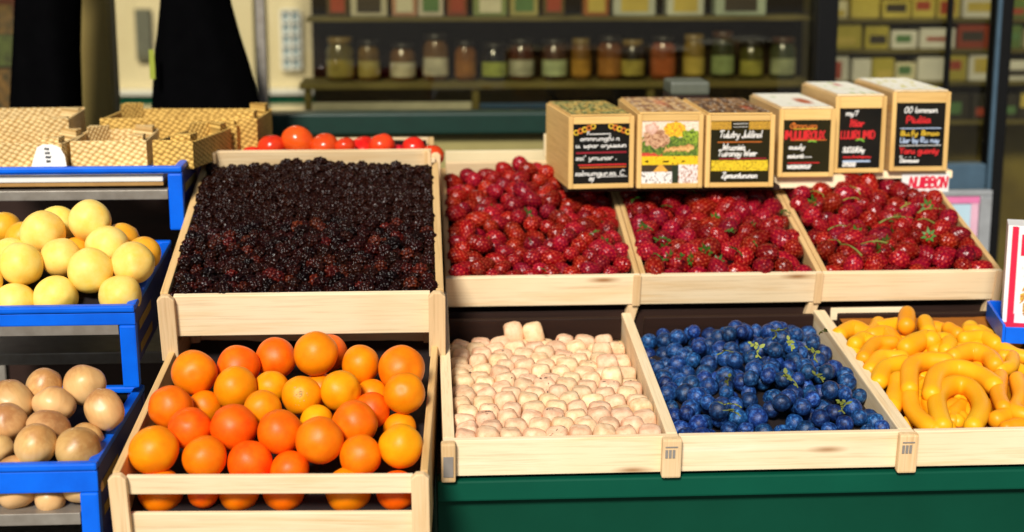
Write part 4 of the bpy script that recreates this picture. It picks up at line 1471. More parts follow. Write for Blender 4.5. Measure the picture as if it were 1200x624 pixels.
def wr1(k, w, h, bd):
    k.text('r', w * .24, h * .82, h * .10, CHALK, .0016); k.bar(w * .28, w * .66, h * .83, .0016, CHALK)
    k.text('ommrumgfu n', w * .12, h * .725, h * .075, CHALK, .0014, w * .7)
    k.text('u. wpar oryuwun', w * .04, h * .61, h * .075, CHALK, .0014, w * .9)
    k.bar(w * .06, w * .94, h * .52, .0030, CHALK_DRED)
    k.text("soi' ymunar .", w * .04, h * .40, h * .08, CHALK, .0014, w * .74)
    k.bar(w * .10, w * .94, h * .315, .0024, CHALK_RED); k.bar(w * .12, w * .94, h * .275, .0018, CHALK_ORANGE)
    k.text('salmumgur.sa. C', w * .03, h * .14, h * .085, CHALK, .0014, w * .88)
    k.text('ay', w * .28, h * .06, h * .09, CHALK, .0014); k.bar(w * .42, w * .96, h * .115, .0012, CHALK)
    for x in (0.0, 0.62):
        for j in range(5):
            cx = w * (x + 0.05 + 0.075 * j); cz = h * (0.86 + (0.025 * j if x == 0 else 0.025 * (4 - j)))
            k.line([(cx + .0042 * math.cos(q * .9), cz + .0042 * math.sin(q * .9)) for q in range(8)], .0024, CHALK_ORANGE if j % 2 else CHALK_YELLOW)
def wr3(k, w, h, bd):
    print_panel('gold_border', w * .34, h * .13, gold_fn, bd, (0, -0.0003, h * .86), n=40)
    print_panel('gold_border', w * .36, h * .13, gold_fn, bd, (w * .64, -0.0003, h * .86), n=40)
    print_panel('gold_band', w * .96, h * .17, yellow_fn, bd, (w * .02, -0.0003, h * .19), n=70)
    k.bar(w * .38, w * .62, h * .95, .0010, CHALK); k.bar(w * .38, w * .62, h * .90, .0008, CHALK)
    k.text('Tulutry Julilinol', w * .14, h * .73, h * .11, CHALK, .0017, w * .72)
    k.bar(w * .12, w * .86, h * .655, .0016, CHALK_ORANGE)
    k.text('Wruonieis', w * .2, h * .53, h * .10, CHALK, .0017, w * .38)
    k.text('Tuirangy Weer', w * .12, h * .43, h * .10, CHALK, .0017, w * .66)
    k.bar(w * .16, w * .94, h * .385, .0022, CHALK_DRED)
    k.text('Zpmunturunon', w * .2, h * .075, h * .085, CHALK, .0019, w * .6)
def wr4(k, w, h, bd):
    k.text('Qrnrusn', w * .13, h * .85, h * .10, CHALK_ORANGE, .0017, w * .58); k.bar(w * .22, w * .70, h * .83, .0016, CHALK_YELLOW)
    k.text('IMJUUIROUX', w * .02, h * .64, h * .15, CHALK_RED, .0030, w * .86, .05)
    k.bar(w * .16, w * .92, h * .615, .0014, CHALK_ORANGE); k.line([(w * .54, h * .59), (w * .6, h * .605), (w * .7, h * .59)], .0024, CHALK_GREEN)
    k.text('ouuly', w * .12, h * .45, h * .09, CHALK, .0019, w * .34); k.text('soiurit', w * .1, h * .28, h * .08, CHALK, .0019, w * .34); k.bar(w * .36, w * .62, h * .29, .0012, CHALK)
    k.bar(w * .12, w * .78, h * .18, .0018, CHALK_RED)
    k.text('WCONOROUT', w * .11, h * .08, h * .055, CHALK, .0024, w * .50, .05)
def wr5(k, w, h, bd):
    k.text('my7', w * .14, h * .88, h * .08, CHALK, .0019, w * .28)
    k.text('Itiar', w * .24, h * .70, h * .12, CHALK_RED, .0030, w * .34, .12)
    k.text('LUUIRI IMID', w * .04, h * .50, h * .12, CHALK_RED, .0027, w * .82, .03)
    k.line([(w * .42, h * .47), (w * .52, h * .485), (w * .6, h * .45)], .0026, CHALK_GREEN); k.line([(w * .5, h * .48), (w * .62, h * .50)], .0020, CHALK_GREEN)
    k.text('SUCUUR/ey', w * .1, h * .27, h * .08, CHALK, .0021, w * .52)
    k.text('mnr.Arohipmu', w * .12, h * .175, h * .035, CHALK_RED, .0016, w * .66); k.bar(w * .13, w * .76, h * .115, .0032, CHALK_BLUE)
    k.text('DTIOOS', w * .12, h * .035, h * .055, CHALK, .0023, w * .3)
def wr6(k, w, h, bd):
    k.text('00 lommon', w * .15, h * .85, h * .085, CHALK, .0018, w * .68)
    k.text('Piuliia', w * .2, h * .69, h * .10, CHALK_RED, .0028, w * .5, .1)
    k.bar(w * .1, w * .92, h * .60, .0017, CHALK_BLUE)
    k.text('8u.fy 8moo', w * .1, h * .49, h * .08, CHALK_YELLOW, .0019, w * .8, .05)
    k.text('Uar by Ru ruy', w * .1, h * .38, h * .075, CHALK_BLUE, .0018, w * .8, .05)
    k.bar(w * .1, w * .94, h * .33, .0012, CHALK)
    k.text('Yaru guoniy', w * .1, h * .21, h * .09, CHALK_RED, .0025, w * .8, .05)
    k.text('r . . .', w * .1, h * .145, h * .04, CHALK, .0014, w * .34)
    k.text('Dannuos', w * .12, h * .07, h * .055, CHALK, .0020, w * .38)

BOXES = [
    (666, 745, 137, 222, 0.70, 0.238, 'leftmost sign box, black chalkboard with white scribble and red lines', 0, wr1, SLATE, 0.013),
    (746, 825, 134, 221, 0.703, 0.27, 'sign box with a colourful food picture on its front instead of chalk writing', 1, None, SLATE, 0.012),
    (826, 909, 135, 220, 0.70, 0.27, 'sign box with gold ornaments and a gold band on its chalkboard', 2, wr3, SLATE_OLIVE, 0.010),
    (911, 980, 128, 208, 0.765, 0.26, 'sign box with a thick red word on olive chalkboard and a white printed top', 3, wr4, SLATE_OLIVE, 0.020),
    (976, 1040, 113, 203, 0.80, 0.26, 'sign box second from the right with two red lines of writing', 4, wr5, SLATE, 0.022),
    (1042, 1115, 108, 201, 0.80, 0.26, 'rightmost sign box with red, yellow and blue chalk lines', 5, wr6, SLATE, 0.020),
]
bx = [sign_box(*a) for a in BOXES]
# planks the boxes stand on
z0 = at(700, 222, 0.70)[2] - 0.0006
pl = obj('plank', box((0.262, 0.725, z0 - 0.008), (0.655, 0.932, z0), 0.0015), W_DARK)  # dark wood chosen as the shadow under the boxes
tag(pl, 'wooden plank under the three left sign boxes, coloured dark as their shadow', 'plank')
z1 = at(940, 208, 0.765)[2] - 0.0006
pl = obj('plank', box((0.657, 0.782, z1 - 0.022), (0.79, 0.95, z1), 0.0015), W_X)
tag(pl, 'short thick plank under the sign box with the thick red word', 'plank')
z2 = at(1010, 202.2, 0.80)[2] - 0.0008
pl = obj('plank', box((0.792, 0.815, z2 - 0.014), (1.005, 0.97, z2), 0.0015), W_X)
tag(pl, 'wooden plank under the two right sign boxes', 'plank')
# pale bracket block and corner post at the left of the boxes
xat_ = lambda px, py, Y: at(px, py, Y)[0]
bk = obj('wood_block', box((xat_(637, 170, 0.945), 0.936, at(640, 184, 0.945)[2]), (xat_(649, 170, 0.945), 0.954, at(640, 157, 0.945)[2]), 0.003), CREAM)
tag(bk, 'pale wooden block at the left end of the sign boxes', 'block')

# ------------------------------------------------------------------ tomatoes behind the blackberries
tc_ = crate('low pine crate of red tomatoes behind the blackberries', (-0.385, 0.79, 1.085), 0.415, 0.22, 0.075, R(3), 0, slats=[(0.0, 0.075)], side_t=0.010)
TO = [
    (295, 177, 12, 'small tomato at the left end of the back row'), (311, 176, 11, 'tomato peeking behind the left end one', 0.06), (327, 179, 15, 'orange red tomato at left, third'),
    (345, 175, 18, 'big red tomato left of centre'), (373, 175, 17, 'tomato in the left middle', 0.05), (384, 180, 15, 'orange red tomato in front at centre left'),
    (400, 178, 13, 'tomato behind at centre', 0.05), (416, 182, 13, 'small tomato in front at centre', 0.0), (423, 174, 18, 'big red tomato at the centre of the back row', 0.04),
    (447, 180, 14, 'tomato right of centre in front'), (461, 176, 16, 'glossy red tomato right of centre', 0.04), (478, 179, 11, 'small dark red tomato at right', 0.05), (499, 178, 13, 'tomato at the right end of the back row'),
    (336, 177, 12, 'small tomato in the gap beside the big left one', 0.01), (360, 176, 13, 'orange red tomato left of the centre left one', 0.02), (403, 178, 11, 'little tomato squeezed in at centre', 0.02),
    (434, 178, 11, 'little tomato squeezed in right of centre', 0.02), (488, 177, 12, 'small tomato beside the right end one', 0.0),
]
tos = fruit_list(TO, (0.84, 1.181, 0.1), (M_TOMATO,), 'tomato', 'tomato', 'tomatoes behind the blackberries', 0.86, 0.802, drop=0.013, rscale=1.14, rotf=lambda: (R(random.uniform(-40, 40)), R(random.uniform(-30, 30)), random.uniform(0, 6.28)))
heap_bed(tc_, 0.014, 0.40, 0.013, 0.2, 0.068, 0.072, RED_GAP_SHADE)
M_TSTEM = sprig_mesh('stem', DARKSTEM, 3, 5)
for k in (3, 9, 12):
    s_ = bpy.data.objects.new('stem', M_TSTEM)
    s_.location = (0, 0, 0.8); s_.scale = (0.5, 0.5, 0.5)
    link(s_, tos[k])
# cream board and back rail behind the first strawberry crate
cb = obj('cream_board', box((0.052, 0.99, 1.0), (0.262, 1.002, 1.145), 0.002), CREAM)
tag(cb, 'cream board standing behind the left strawberry crate', 'board')
pk = obj('corner_stake', post_bm(0.022, 0.040, 0.80, 0.82, 0.95, 1.168), W_Z)
tag(pk, 'upright wooden stake between blackberry and strawberry crates', 'stake')

# ------------------------------------------------------------------ right side: carton on blue tray, block, jars below
blk = obj('wood_block', box((0.70, 0.515, 0.912), (0.83, 0.60, 0.934), 0.002), W_X)
tag(blk, 'wooden block under the right end strawberry crate', 'block')
# side table carrying the blue tray, right of the crates
p0 = at(1158, 372, 0.42); p1 = at(1176, 404, 0.38)
tb_root = empty('blue_tray', (0.917, 0.29, 0.929), (0, 0, R(-12)), 'blue plastic tray under the red and white carton at the right edge', 'tray')
obj('base', box((0, 0, 0), (0.20, 0.16, 0.006), 0.001), BLUE, tb_root)
obj('front_wall', box((0, -0.005, 0), (0.20, -0.0003, 0.026), 0.001), BLUE, tb_root)
obj('side_wall', box((-0.005, -0.005, 0), (-0.0003, 0.16, 0.030), 0.001), BLUE, tb_root)
obj('back_wall', box((0, 0.1603, 0), (0.20, 0.165, 0.030), 0.001), BLUE, tb_root)
ct = empty('leaflet_carton', (0.930, 0.338, 0.9355), (0, 0, R(-19)), 'white carton with red stripes and a golden flower print at the right frame edge', 'carton')
CW, CH = 0.15, 0.172
obj('body', box((0, 0, 0), (CW, 0.06, CH), 0.0012), WHITE, ct)
def carton_fn(a, c):
    x = a * CW; z = c * CH
    if z < 0.006: return (0.8, 0.79, 0.75)
    if z < 0.014: return (0.68, 0.015, 0.05)
    if x < 0.006: return (0.82, 0.80, 0.78)
    if x < 0.015 + 0.002 * (1 - c): return (0.68, 0.012, 0.05)
    if x < 0.020: return (0.82, 0.80, 0.78)
    if 0.125 < z < 0.160 and x > 0.021: return (0.68, 0.012, 0.05)
    k = math.hypot((x - 0.037) / 0.013, (z - 0.052) / 0.028)
    if k < 1 and nz2(a, c, 30, 5) > 0.45: return mixc((0.62, 0.40, 0.05), (0.45, 0.08, 0.03), (nz2(a, c, 60, 2) - 0.5) * 6)
    if 0.082 < z < 0.112 and x > 0.024 and int(z / 0.006) % 2 and nz2(a, c, 70, 6) > 0.5: return (0.6, 0.58, 0.55)
    return (0.84, 0.82, 0.78)
print_panel('printed_front', CW - 0.002, CH - 0.002, carton_fn, ct, (0.001, -0.0006, 0.001), n=90)
bm = box((0, 0, 0), (0.08, 0.02, 0.03), 0.001)
c2b = obj('small_packet', bm, None)
c2b.data.materials.append(simple('red_white_packet', (0.72, 0.03, 0.04), 0.5, (0.8, 0.7, 0.66), 160))
c2b.location = (0.985, 0.345, 0.9355 + CH + 0.0003)
tag(c2b, 'small red and white packet lying on top of the carton', 'packet')
stl = empty('side_table', (0.99, 0.24, 0), label='narrow steel stand carrying the blue tray at the right edge', cat='stand')
obj('top', box((0.06, 0, 0.916), (0.30, 0.24, 0.9285), 0.001), STEEL, stl)
for x, y in ((0.275, 0.0), (0.275, 0.215)):
    obj('leg', box((x, y, 0), (x + 0.025, y + 0.025, 0.9155), 0.001), STEEL, stl)

def lathe_obj(name, prof, m, parent, n=24, loc=None):
    return obj(name, add_lathe(bmesh.new(), prof, n), m, parent, True, loc)

# ------------------------------------------------------------------ shop front
SY = 1.6
shop = empty('shop_front', (0, SY, 0), label='shop front with large panes, olive base panel and black frames', cat='shop front')
def zat(px, py, Y=SY): return at(px, py, Y)[2]
def xat(px, py, Y=SY): return at(px, py, Y)[0]
zb = zat(600, 155); zs = zat(600, 131)
TOPZ = 2.6
xm0, xm1 = xat(955, 50), xat(979, 50)
xr0, xr1 = xat(1164, 100), xat(1179, 100)
xl0, xl1 = xat(97, 60), xat(131, 60)
obj('base_panel', box((xl1, 0.0, 0), (xm0, 0.03, zb - 0.001), 0.003), OLIVE, shop)
obj('sill', box((xl1, -0.03, zb), (xm0, 0.06, zs), 0.004), SILL_GREEN, shop)
obj('mullion', box((xm0, -0.02, 0), (xm1, 0.06, TOPZ), 0.004), BLACK, shop)
obj('mullion', box((xr0 + 0.002, -0.02, 0), (xr1, 0.06, TOPZ), 0.004), BLACK, shop)
obj('edge_strip', box((xr0 - 0.008, -0.024, 0), (xr0 + 0.0015, -0.012, TOPZ), 0.002), GREYBLUE, shop)
obj('pillar', box((xl0, -0.04, 0), (xl1 - 0.001, 0.08, TOPZ), 0.005), GOLD_POST, shop)
obj('lintel', box((xl1, -0.02, 2.35), (xm0 - 0.001, 0.06, TOPZ), 0.005), BLACK, shop)
ztr1, ztr0 = zat(1140, 192), zat(1140, 224)
obj('transom', box((xm1 + 0.001, -0.015, ztr0), (xr0 - 0.009, 0.05, ztr1), 0.003), GREYBLUE, shop)
obj('pane', box((xl1 + 0.001, 0.02, zs + 0.001), (xm0 - 0.001, 0.024, 2.349), 0), GLASS, shop)
obj('pane', box((xm1 + 0.001, 0.02, ztr1 + 0.001), (xr0 - 0.009, 0.024, TOPZ), 0), GLASS, shop)
obj('pane', box((xr1 + 0.001, 0.02, 0.05), (xr1 + 0.9, 0.024, TOPZ), 0), GLASS, shop)
obj('pane', box((xl0 - 1.2, 0.02, 0.05), (xl0 - 0.001, 0.024, TOPZ), 0), GLASS, shop)
obj('lower_panel', box((xm1 + 0.001, 0.0, 0), (xr0 - 0.009, 0.03, ztr0 - 0.001), 0.002), BLACK, shop)
obj('pane_bar', box((xat(1110, 60), -0.01, ztr1 + 0.001), (xat(1113, 60), 0.019, TOPZ), 0.001), BLACK, shop)

# framed poster and paper strip in front of the door
PY = 1.2
fx0, fx1 = xat(1062, 280, PY), xat(1160, 280, PY)
fz0, fz1 = zat(1110, 345, PY), zat(1110, 224, PY)
ps = empty('framed_poster', (fx0, PY, 0), label='pale blue poster with a pink band in a silver frame behind the strawberries', cat='poster')
obj('frame', box((0, 0, fz1 - 0.012), (fx1 - fx0, 0.02, fz1), 0.002), SILVER, ps)
obj('frame', box((fx1 - fx0 - 0.026, 0.0, fz0 - 0.5), (fx1 - fx0 - 0.0, 0.018, fz1 - 0.0125), 0.002), SILVER, ps)
obj('frame', box((0, 0.0, fz0 - 0.5), (0.02, 0.018, fz1 - 0.0125), 0.002), SILVER, ps)
sh_ = obj('sheet', box((0.021, 0.006, fz0 - 0.5), (fx1 - fx0 - 0.027, 0.010, fz1 - 0.013), 0), PALEBLUE, ps)
obj('pink_band', box((0.021, 0.003, fz1 - 0.028), (fx1 - fx0 - 0.027, 0.0055, fz1 - 0.013), 0), PINK, sh_)
obj('pink_band', box((fx1 - fx0 - 0.044, 0.003, fz0 - 0.3), (fx1 - fx0 - 0.028, 0.0055, fz1 - 0.0285), 0), simple('pale_pink', (0.72, 0.42, 0.52), 0.5), sh_)
obj('green_mark', box((xat(1128, 300, PY) - fx0, 0.003, zat(1128, 304, PY)), (xat(1142, 300, PY) - fx0, 0.0055, zat(1128, 279, PY)), 0), GREEN_PRINT, sh_)
pp = empty('paper_sign', (xat(1064, 222, 0.81), 0.811, zat(1088, 223, 0.81)), label='white paper strip with red block letters above the right strawberries', cat='sign')
pw, ph = xat(1112, 210, 0.81) - xat(1064, 210, 0.81), 0.031
obj('sheet', box((-0.012, 0.001, -0.004), (pw, 0.003, ph), 0), WHITE, pp)
ink = Ink()
ink.text('NUIBBON', 0.002, 0.005, 0.019, RED_PRINT, 0.0040, pw - 0.006, 0.12)
ink.build(pp, (0, 0.0005, 0))

# grey cap seen behind the boxes
gc = obj('grey_cap', box((xat(786, 105, 1.15), 1.15, zat(800, 112, 1.15)), (xat(832, 105, 1.15), 1.25, zat(800, 96, 1.15)), 0.006), simple('grey_green_plastic', (0.10, 0.11, 0.08), 0.5))
gc.data.materials[0]
tag(gc, 'grey box end poking up behind the middle sign boxes', 'box')
gs_ = obj('wooden_rail', box((-0.9, 1.14, 0.0), (1.0, 1.149, 1.06), 0.002), W_DARK)
tag(gs_, 'dark board standing behind the upper crates', 'board')
gb = obj('stand_post', box((xat(786, 105, 1.15), 1.152, 0), (xat(832, 105, 1.15), 1.25, zat(800, 112, 1.15) - 0.001), 0.002), W_DARK)
tag(gb, 'dark post carrying the grey box end behind the sign boxes', 'post')

# ------------------------------------------------------------------ inside the shop, dimness of the room put into dark colours
fl = obj('shop_floor', box((-6, SY + 0.1, 0.0), (8, 8, 0.004), 0), simple('shop_floor_dimmed', (0.03, 0.025, 0.02), 0.5))
tag(fl, kind='structure')
bw_x0 = xat(366, 60, 3.0)
bw = obj('shop_wall', box((bw_x0, 3.0, 0.004), (6, 3.05, 2.6), 0), simple('shop_wall_dimmed', (0.006, 0.005, 0.004), 0.9, spec=0.1))  # near-black colour stands in for the unlit back of the room
tag(bw, 'inner wall behind the jar shelf, coloured dark as an unlit room', 'wall')

JY = 2.15
shelf = empty('jar_shelf', (0, JY, 0), label='wooden shelf unit with two planks behind the shop window, coloured dark as indoors', cat='shelf')
SHW = simple('olive_shelf', (0.17, 0.14, 0.045), 0.6, (0.10, 0.08, 0.02), 8, 0.2)  # colour lowered to carry the dim interior
sx0, sx1 = xat(352, 100, JY), xat(948, 100, JY)
zsh = zat(640, 95, JY); zsh2 = zat(640, 20, JY)
obj('plank', box((sx0, -0.05, zsh - 0.016), (sx1, 0.14, zsh), 0.003), SHW, shelf)
obj('plank', box((sx0 + 0.02, 0.0, zsh2 - 0.012), (sx1, 0.14, zsh2), 0.003), SHW, shelf)
obj('back_panel', box((sx0 + 0.03, 0.145, zsh), (sx1, 0.155, zsh2 - 0.013), 0.001), simple('shelf_back_dimmed', (0.012, 0.005, 0.003), 0.8, spec=0.1), shelf)  # interior shade put into the near-black back
for px in (362, 557, 760):
    obj('leg', box((xat(px - 4, 120, JY), -0.04, 0), (xat(px + 4, 120, JY), 0.0, zsh - 0.0165), 0.002), SHW, shelf)
obj('lower_bar', box((xat(368, 122, JY), -0.03, zat(450, 130, JY)), (xat(552, 122, JY), -0.02, zat(450, 119, JY)), 0.002), simple('pale_bar', (0.5, 0.48, 0.36), 0.5), shelf)
obj('lower_bar', box((xat(562, 122, JY), -0.03, zat(600, 126, JY)), (xat(640, 122, JY), -0.02, zat(600, 120, JY)), 0.002), simple('blue_reflection_bar', (0.02, 0.07, 0.16), 0.5), shelf)  # pale and blue bars stand in for the reflected band here

JAR_G = {}
def jar_mats(c):
    k = c
    if k not in JAR_G:
        JAR_G[k] = simple('jar_content', c, 0.15, tuple(x * 0.5 for x in c), 30, 0.6)
    return JAR_G[k]
LIDM = simple('dark_lid', (0.015, 0.012, 0.010), 0.4)
LIDS = [LIDM, simple('brown_lid', (0.06, 0.025, 0.010), 0.4), simple('gold_lid', (0.20, 0.13, 0.03), 0.35)]
JARS = [
    (398, 30, (0.26, 0.20, 0.04), (0.36, 0.30, 0.08), 'tall olive jar at the left end of the shelf'),
    (432, 24, (0.30, 0.17, 0.03), (0.40, 0.33, 0.10), 'jar with a dull yellow label, second from left'),
    (472, 28, (0.30, 0.15, 0.05), (0.62, 0.58, 0.42), 'amber jar with a cream label, left of its twin'),
    (511, 28, (0.30, 0.15, 0.05), (0.62, 0.58, 0.44), 'amber jar with a cream label, right of its twin'),
    (546, 24, (0.42, 0.16, 0.03), (0.34, 0.14, 0.03), 'tall rust orange jar without a pale label'),
    (580, 28, (0.02, 0.015, 0.01), (0.36, 0.42, 0.08), 'dark jar with a lime green label'),
    (612, 28, (0.16, 0.05, 0.03), (0.48, 0.48, 0.36), 'dark red jar with a grey label'),
    (651, 28, (0.12, 0.05, 0.03), (0.46, 0.54, 0.30), 'dark jar with a pale green label'),
    (682, 22, (0.34, 0.16, 0.03), (0.46, 0.24, 0.04), 'narrow jar with an orange brown label'),
    (716, 27, (0.30, 0.10, 0.02), (0.42, 0.18, 0.04), 'orange red jar right of the narrow one'),
    (743, 26, (0.05, 0.03, 0.015), (0.44, 0.36, 0.08), 'dark jar with a mustard label'),
    (779, 28, (0.44, 0.10, 0.02), (0.40, 0.10, 0.03), 'bright red orange jar'),
    (815, 24, (0.40, 0.26, 0.04), (0.50, 0.38, 0.08), 'golden jar right of the red orange one'),
    (849, 26, (0.05, 0.06, 0.02), (0.26, 0.34, 0.14), 'green jar with a pale green label'),
    (883, 26, (0.12, 0.12, 0.02), (0.34, 0.32, 0.06), 'yellow green jar, second from the right end'),
    (920, 28, (0.10, 0.12, 0.05), (0.34, 0.38, 0.22), 'grey green jar at the right end of the shelf'),
]
for px, wpx, c, lc, lab in JARS:
    x = xat(px, 70, JY); r = wpx * 0.5 * 4.15 / 1800 * 1.08
    j = empty('jar', (x, JY + 0.03, zsh + 0.0005), label=lab, cat='jar', group='jars on the shop shelf')
    H = 0.115 * random.uniform(0.86, 1.12)
    lathe_obj('body', [(r * .8, 0), (r, 0.006), (r, H * .72), (r * .8, H * .82), (r * .78, H * .86)], jar_mats(tuple(q * 0.55 for q in c)), j)  # contents darkened, interior shade put into their colour
    lathe_obj('lid', [(r * .86, H * .862), (r * .88, H * .87), (r * .88, H * .99), (r * .8, H)], random.choice(LIDS), j)
    bm = bmesh.new()
    n = 16
    va = [[bm.verts.new((r * 1.015 * math.sin(R(-75 + 150 * i / n)), -r * 1.015 * math.cos(R(-75 + 150 * i / n)), z)) for i in range(n + 1)] for z in (H * .12, H * .5)]
    for i in range(n):
        bm.faces.new((va[0][i], va[0][i + 1], va[1][i + 1], va[1][i]))
    obj('label', bm, jar_mats(lc), j, True)

LABELS = [simple('label_%d' % i, c_, 0.6, tuple(q * 0.75 for q in c_), 12) for i, c_ in enumerate(((0.7, 0.66, 0.5), (0.4, 0.06, 0.03), (0.04, 0.03, 0.02), (0.62, 0.48, 0.10), (0.10, 0.22, 0.08)))]
UPPER = [
    (395, 26, 24, (0.10, 0.06, 0.02), 'dark brown packet on the upper plank, left'), (432, 44, 20, (0.62, 0.58, 0.44), 'cream packet on the upper plank, left'),
    (474, 30, 22, (0.55, 0.30, 0.20), 'pinkish packet on the upper plank'), (505, 30, 25, (0.66, 0.60, 0.50), 'white packet on the upper plank'),
    (536, 24, 22, (0.24, 0.06, 0.02), 'dark red packet on the upper plank'), (575, 40, 16, (0.24, 0.30, 0.12), 'pale green packet on the upper plank'),
    (615, 34, 26, (0.42, 0.38, 0.14), 'olive packet on the upper plank'), (650, 26, 26, (0.12, 0.08, 0.02), 'brown packet on the upper plank, centre'),
    (700, 30, 18, (0.40, 0.14, 0.03), 'orange packet on the upper plank, right'), (745, 50, 20, (0.55, 0.58, 0.50), 'long white packet on the upper plank, right'),
    (805, 44, 18, (0.60, 0.62, 0.52), 'grey white packet on the upper plank, right end'), (870, 60, 22, (0.42, 0.50, 0.40), 'wide green white packet at the right end of the upper plank'),
]
for px, wpx, hpx, c, lab in UPPER:
    x0_, x1_ = xat(px - wpx / 2, 10, JY), xat(px + wpx / 2, 10, JY)
    hgt = hpx * 0.0023 + 0.05
    o = obj('packet', box((-(x1_ - x0_) / 2, -0.03, 0), ((x1_ - x0_) / 2, 0.03, hgt), 0.006), simple('packet_print', c, 0.5, tuple(k * 0.7 for k in c), 9), loc=((x0_ + x1_) / 2, JY + 0.05, zsh2 + 0.0005))
    tag(o, lab, 'packet', 'packets on the upper plank')
    pw_ = x1_ - x0_
    obj('label', box((-pw_ * .32, -0.0315, hgt * .12), (pw_ * .32, -0.0304, hgt * .55), 0), random.choice(LABELS), o)

# goods shelves behind the right panes
GY = 2.5
gsf = empty('goods_shelf', (0, GY, 0), label='tall shelf of yellow and white goods behind the right pane', cat='shelf')
gx0, gx1 = xat(965, 50, GY), xat(1290, 50, GY)
zrows = [zat(1070, y, GY) for y in (142, 96, 58, 22)]
for z in zrows:
    obj('plank', box((gx0, 0, z - 0.012), (gx1, 0.16, z), 0.002), SHW, gsf)
obj('back_panel', box((gx0, 0.165, 0.0), (gx1, 0.175, 1.85), 0), simple('mustard_panel', (0.22, 0.17, 0.03), 0.7, (0.10, 0.07, 0.015), 5), gsf)
obj('side_panel', box((gx0 - 0.02, 0, 0), (gx0 - 0.001, 0.175, 1.85), 0.002), SHW, gsf)
pal = [((0.66, 0.54, 0.10), 'mustard yellow'), ((0.78, 0.72, 0.48), 'cream'), ((0.50, 0.42, 0.06), 'olive yellow'), ((0.32, 0.05, 0.02), 'dark red'), ((0.80, 0.78, 0.70), 'whitish'), ((0.12, 0.20, 0.05), 'green'), ((0.5, 0.22, 0.03), 'orange')]
ROWN = ('lowest', 'second lowest', 'third', 'top')
for ri, z in enumerate(zrows):
    x = gx0 + 0.01; k = 0
    hmax = (zrows[ri + 1] - z - 0.016) if ri < 3 else 0.07
    while x < gx1 - 0.05:
        wv = random.uniform(0.05, 0.11)
        if ri == 0 and x < gx0 + 0.15: ci = 6
        else: ci = random.choice((0, 1, 2, 2, 0, 4, 4, 3, 5))
        c, cn = pal[ci]
        if ri == 0 and x > gx0 + 0.16: c, cn = (0.03, 0.025, 0.015), 'blackish'
        hg = hmax * random.uniform(0.6, 0.98)
        o = obj('goods_packet', box((0, 0.012, 0), (wv, 0.13, hg), 0.004), simple('goods_print', c, 0.5, tuple(q * 0.7 for q in c), 8), loc=(x, GY, z + 0.0004))
        tag(o, '%s packet on the %s plank of the goods shelf behind the right pane' % (cn, ROWN[ri]), 'packet', '%s packets on the goods shelf' % cn)
        z0_, z1_ = sorted((hg * random.uniform(0.1, 0.5), hg * random.uniform(0.4, 0.9)))
        if z1_ - z0_ > 0.01: obj('label', box((wv * random.uniform(.04, .2), 0.0106, z0_), (wv * random.uniform(.7, .96), 0.0117, z1_), 0), random.choice(LABELS), o)
        x += wv + random.uniform(0.003, 0.012); k += 1

# pale house built behind the left pane in place of the street reflection
HY = 5.0
hs = empty('reflection_house', (0, HY, 0), label='pale cream house with a tall white mullioned window standing in for the reflection in the left pane', cat='house')
CREAMW = simple('cream_render', (0.72, 0.62, 0.40), 0.8, (0.64, 0.54, 0.33), 3)
hx0, hx1 = xat(130, 60, HY), xat(372, 60, HY)
def hz(py, px=300): return zat(px, py, HY)
obj('wall', box((hx0, 0.0, hz(104)), (hx1, 0.2, 3.0), 0), CREAMW, hs)
wx0, wx1, wz0, wz1 = xat(331, 50, HY), xat(352, 50, HY), hz(80), hz(12)
wf = obj('window', box((wx0, -0.02, wz0), (wx1, -0.001, wz1), 0.003), simple('window_blue', (0.32, 0.44, 0.52), 0.3), hs)
bm = bmesh.new()
for k in range(3):
    xx = wx0 + (wx1 - wx0) * (k / 2)
    add_box(bm, (xx - 0.006, -0.035, wz0), (xx + 0.006, -0.021, wz1), 0)
for k in range(6):
    zz_ = wz0 + (wz1 - wz0) * k / 5
    add_box(bm, (wx0, -0.040, zz_ - 0.005), (wx1, -0.0355, zz_ + 0.005), 0)
obj('glazing_bar', bm, WHITE, wf)
obj('ledge', box((hx0, -0.05, hz(110)), (hx1, 0.2, hz(104) - 0.002), 0.002), WHITE, hs)
obj('green_base', box((hx0, -0.02, hz(122)), (hx1, 0.2, hz(110) - 0.002), 0.002), GREEN_PAINT, hs)
obj('ledge', box((hx0, -0.05, hz(136)), (hx1, 0.2, hz(122) - 0.002), 0.002), CREAMW, hs)
obj('plinth', box((hx0, 0.0, 0.004), (hx1, 0.2, hz(136) - 0.002), 0), SILL_GREEN, hs)
obj('shutter', box((xat(160, 40, HY), -0.03, hz(70)), (xat(178, 40, HY), -0.002, hz(10)), 0.003), simple('shutter_grey', (0.12, 0.12, 0.08), 0.6), hs)
col = empty('reflection_column', (xat(306, 60, 4.4), 4.4, 0), label='dark iron column in front of the pale house, standing in for a reflection in the pane', cat='column')
lathe_obj('shaft', [(0.06, 0.0), (0.06, 0.1), (0.03, 0.14), (0.026, 2.2), (0.05, 2.25), (0.05, 2.3)], simple('dark_iron', (0.02, 0.022, 0.015), 0.5), col)
lathe_obj('collar', [(0.034, 1.62), (0.042, 1.63), (0.042, 1.66), (0.034, 1.67)], simple('dark_iron_collar', (0.03, 0.03, 0.02), 0.5), col)

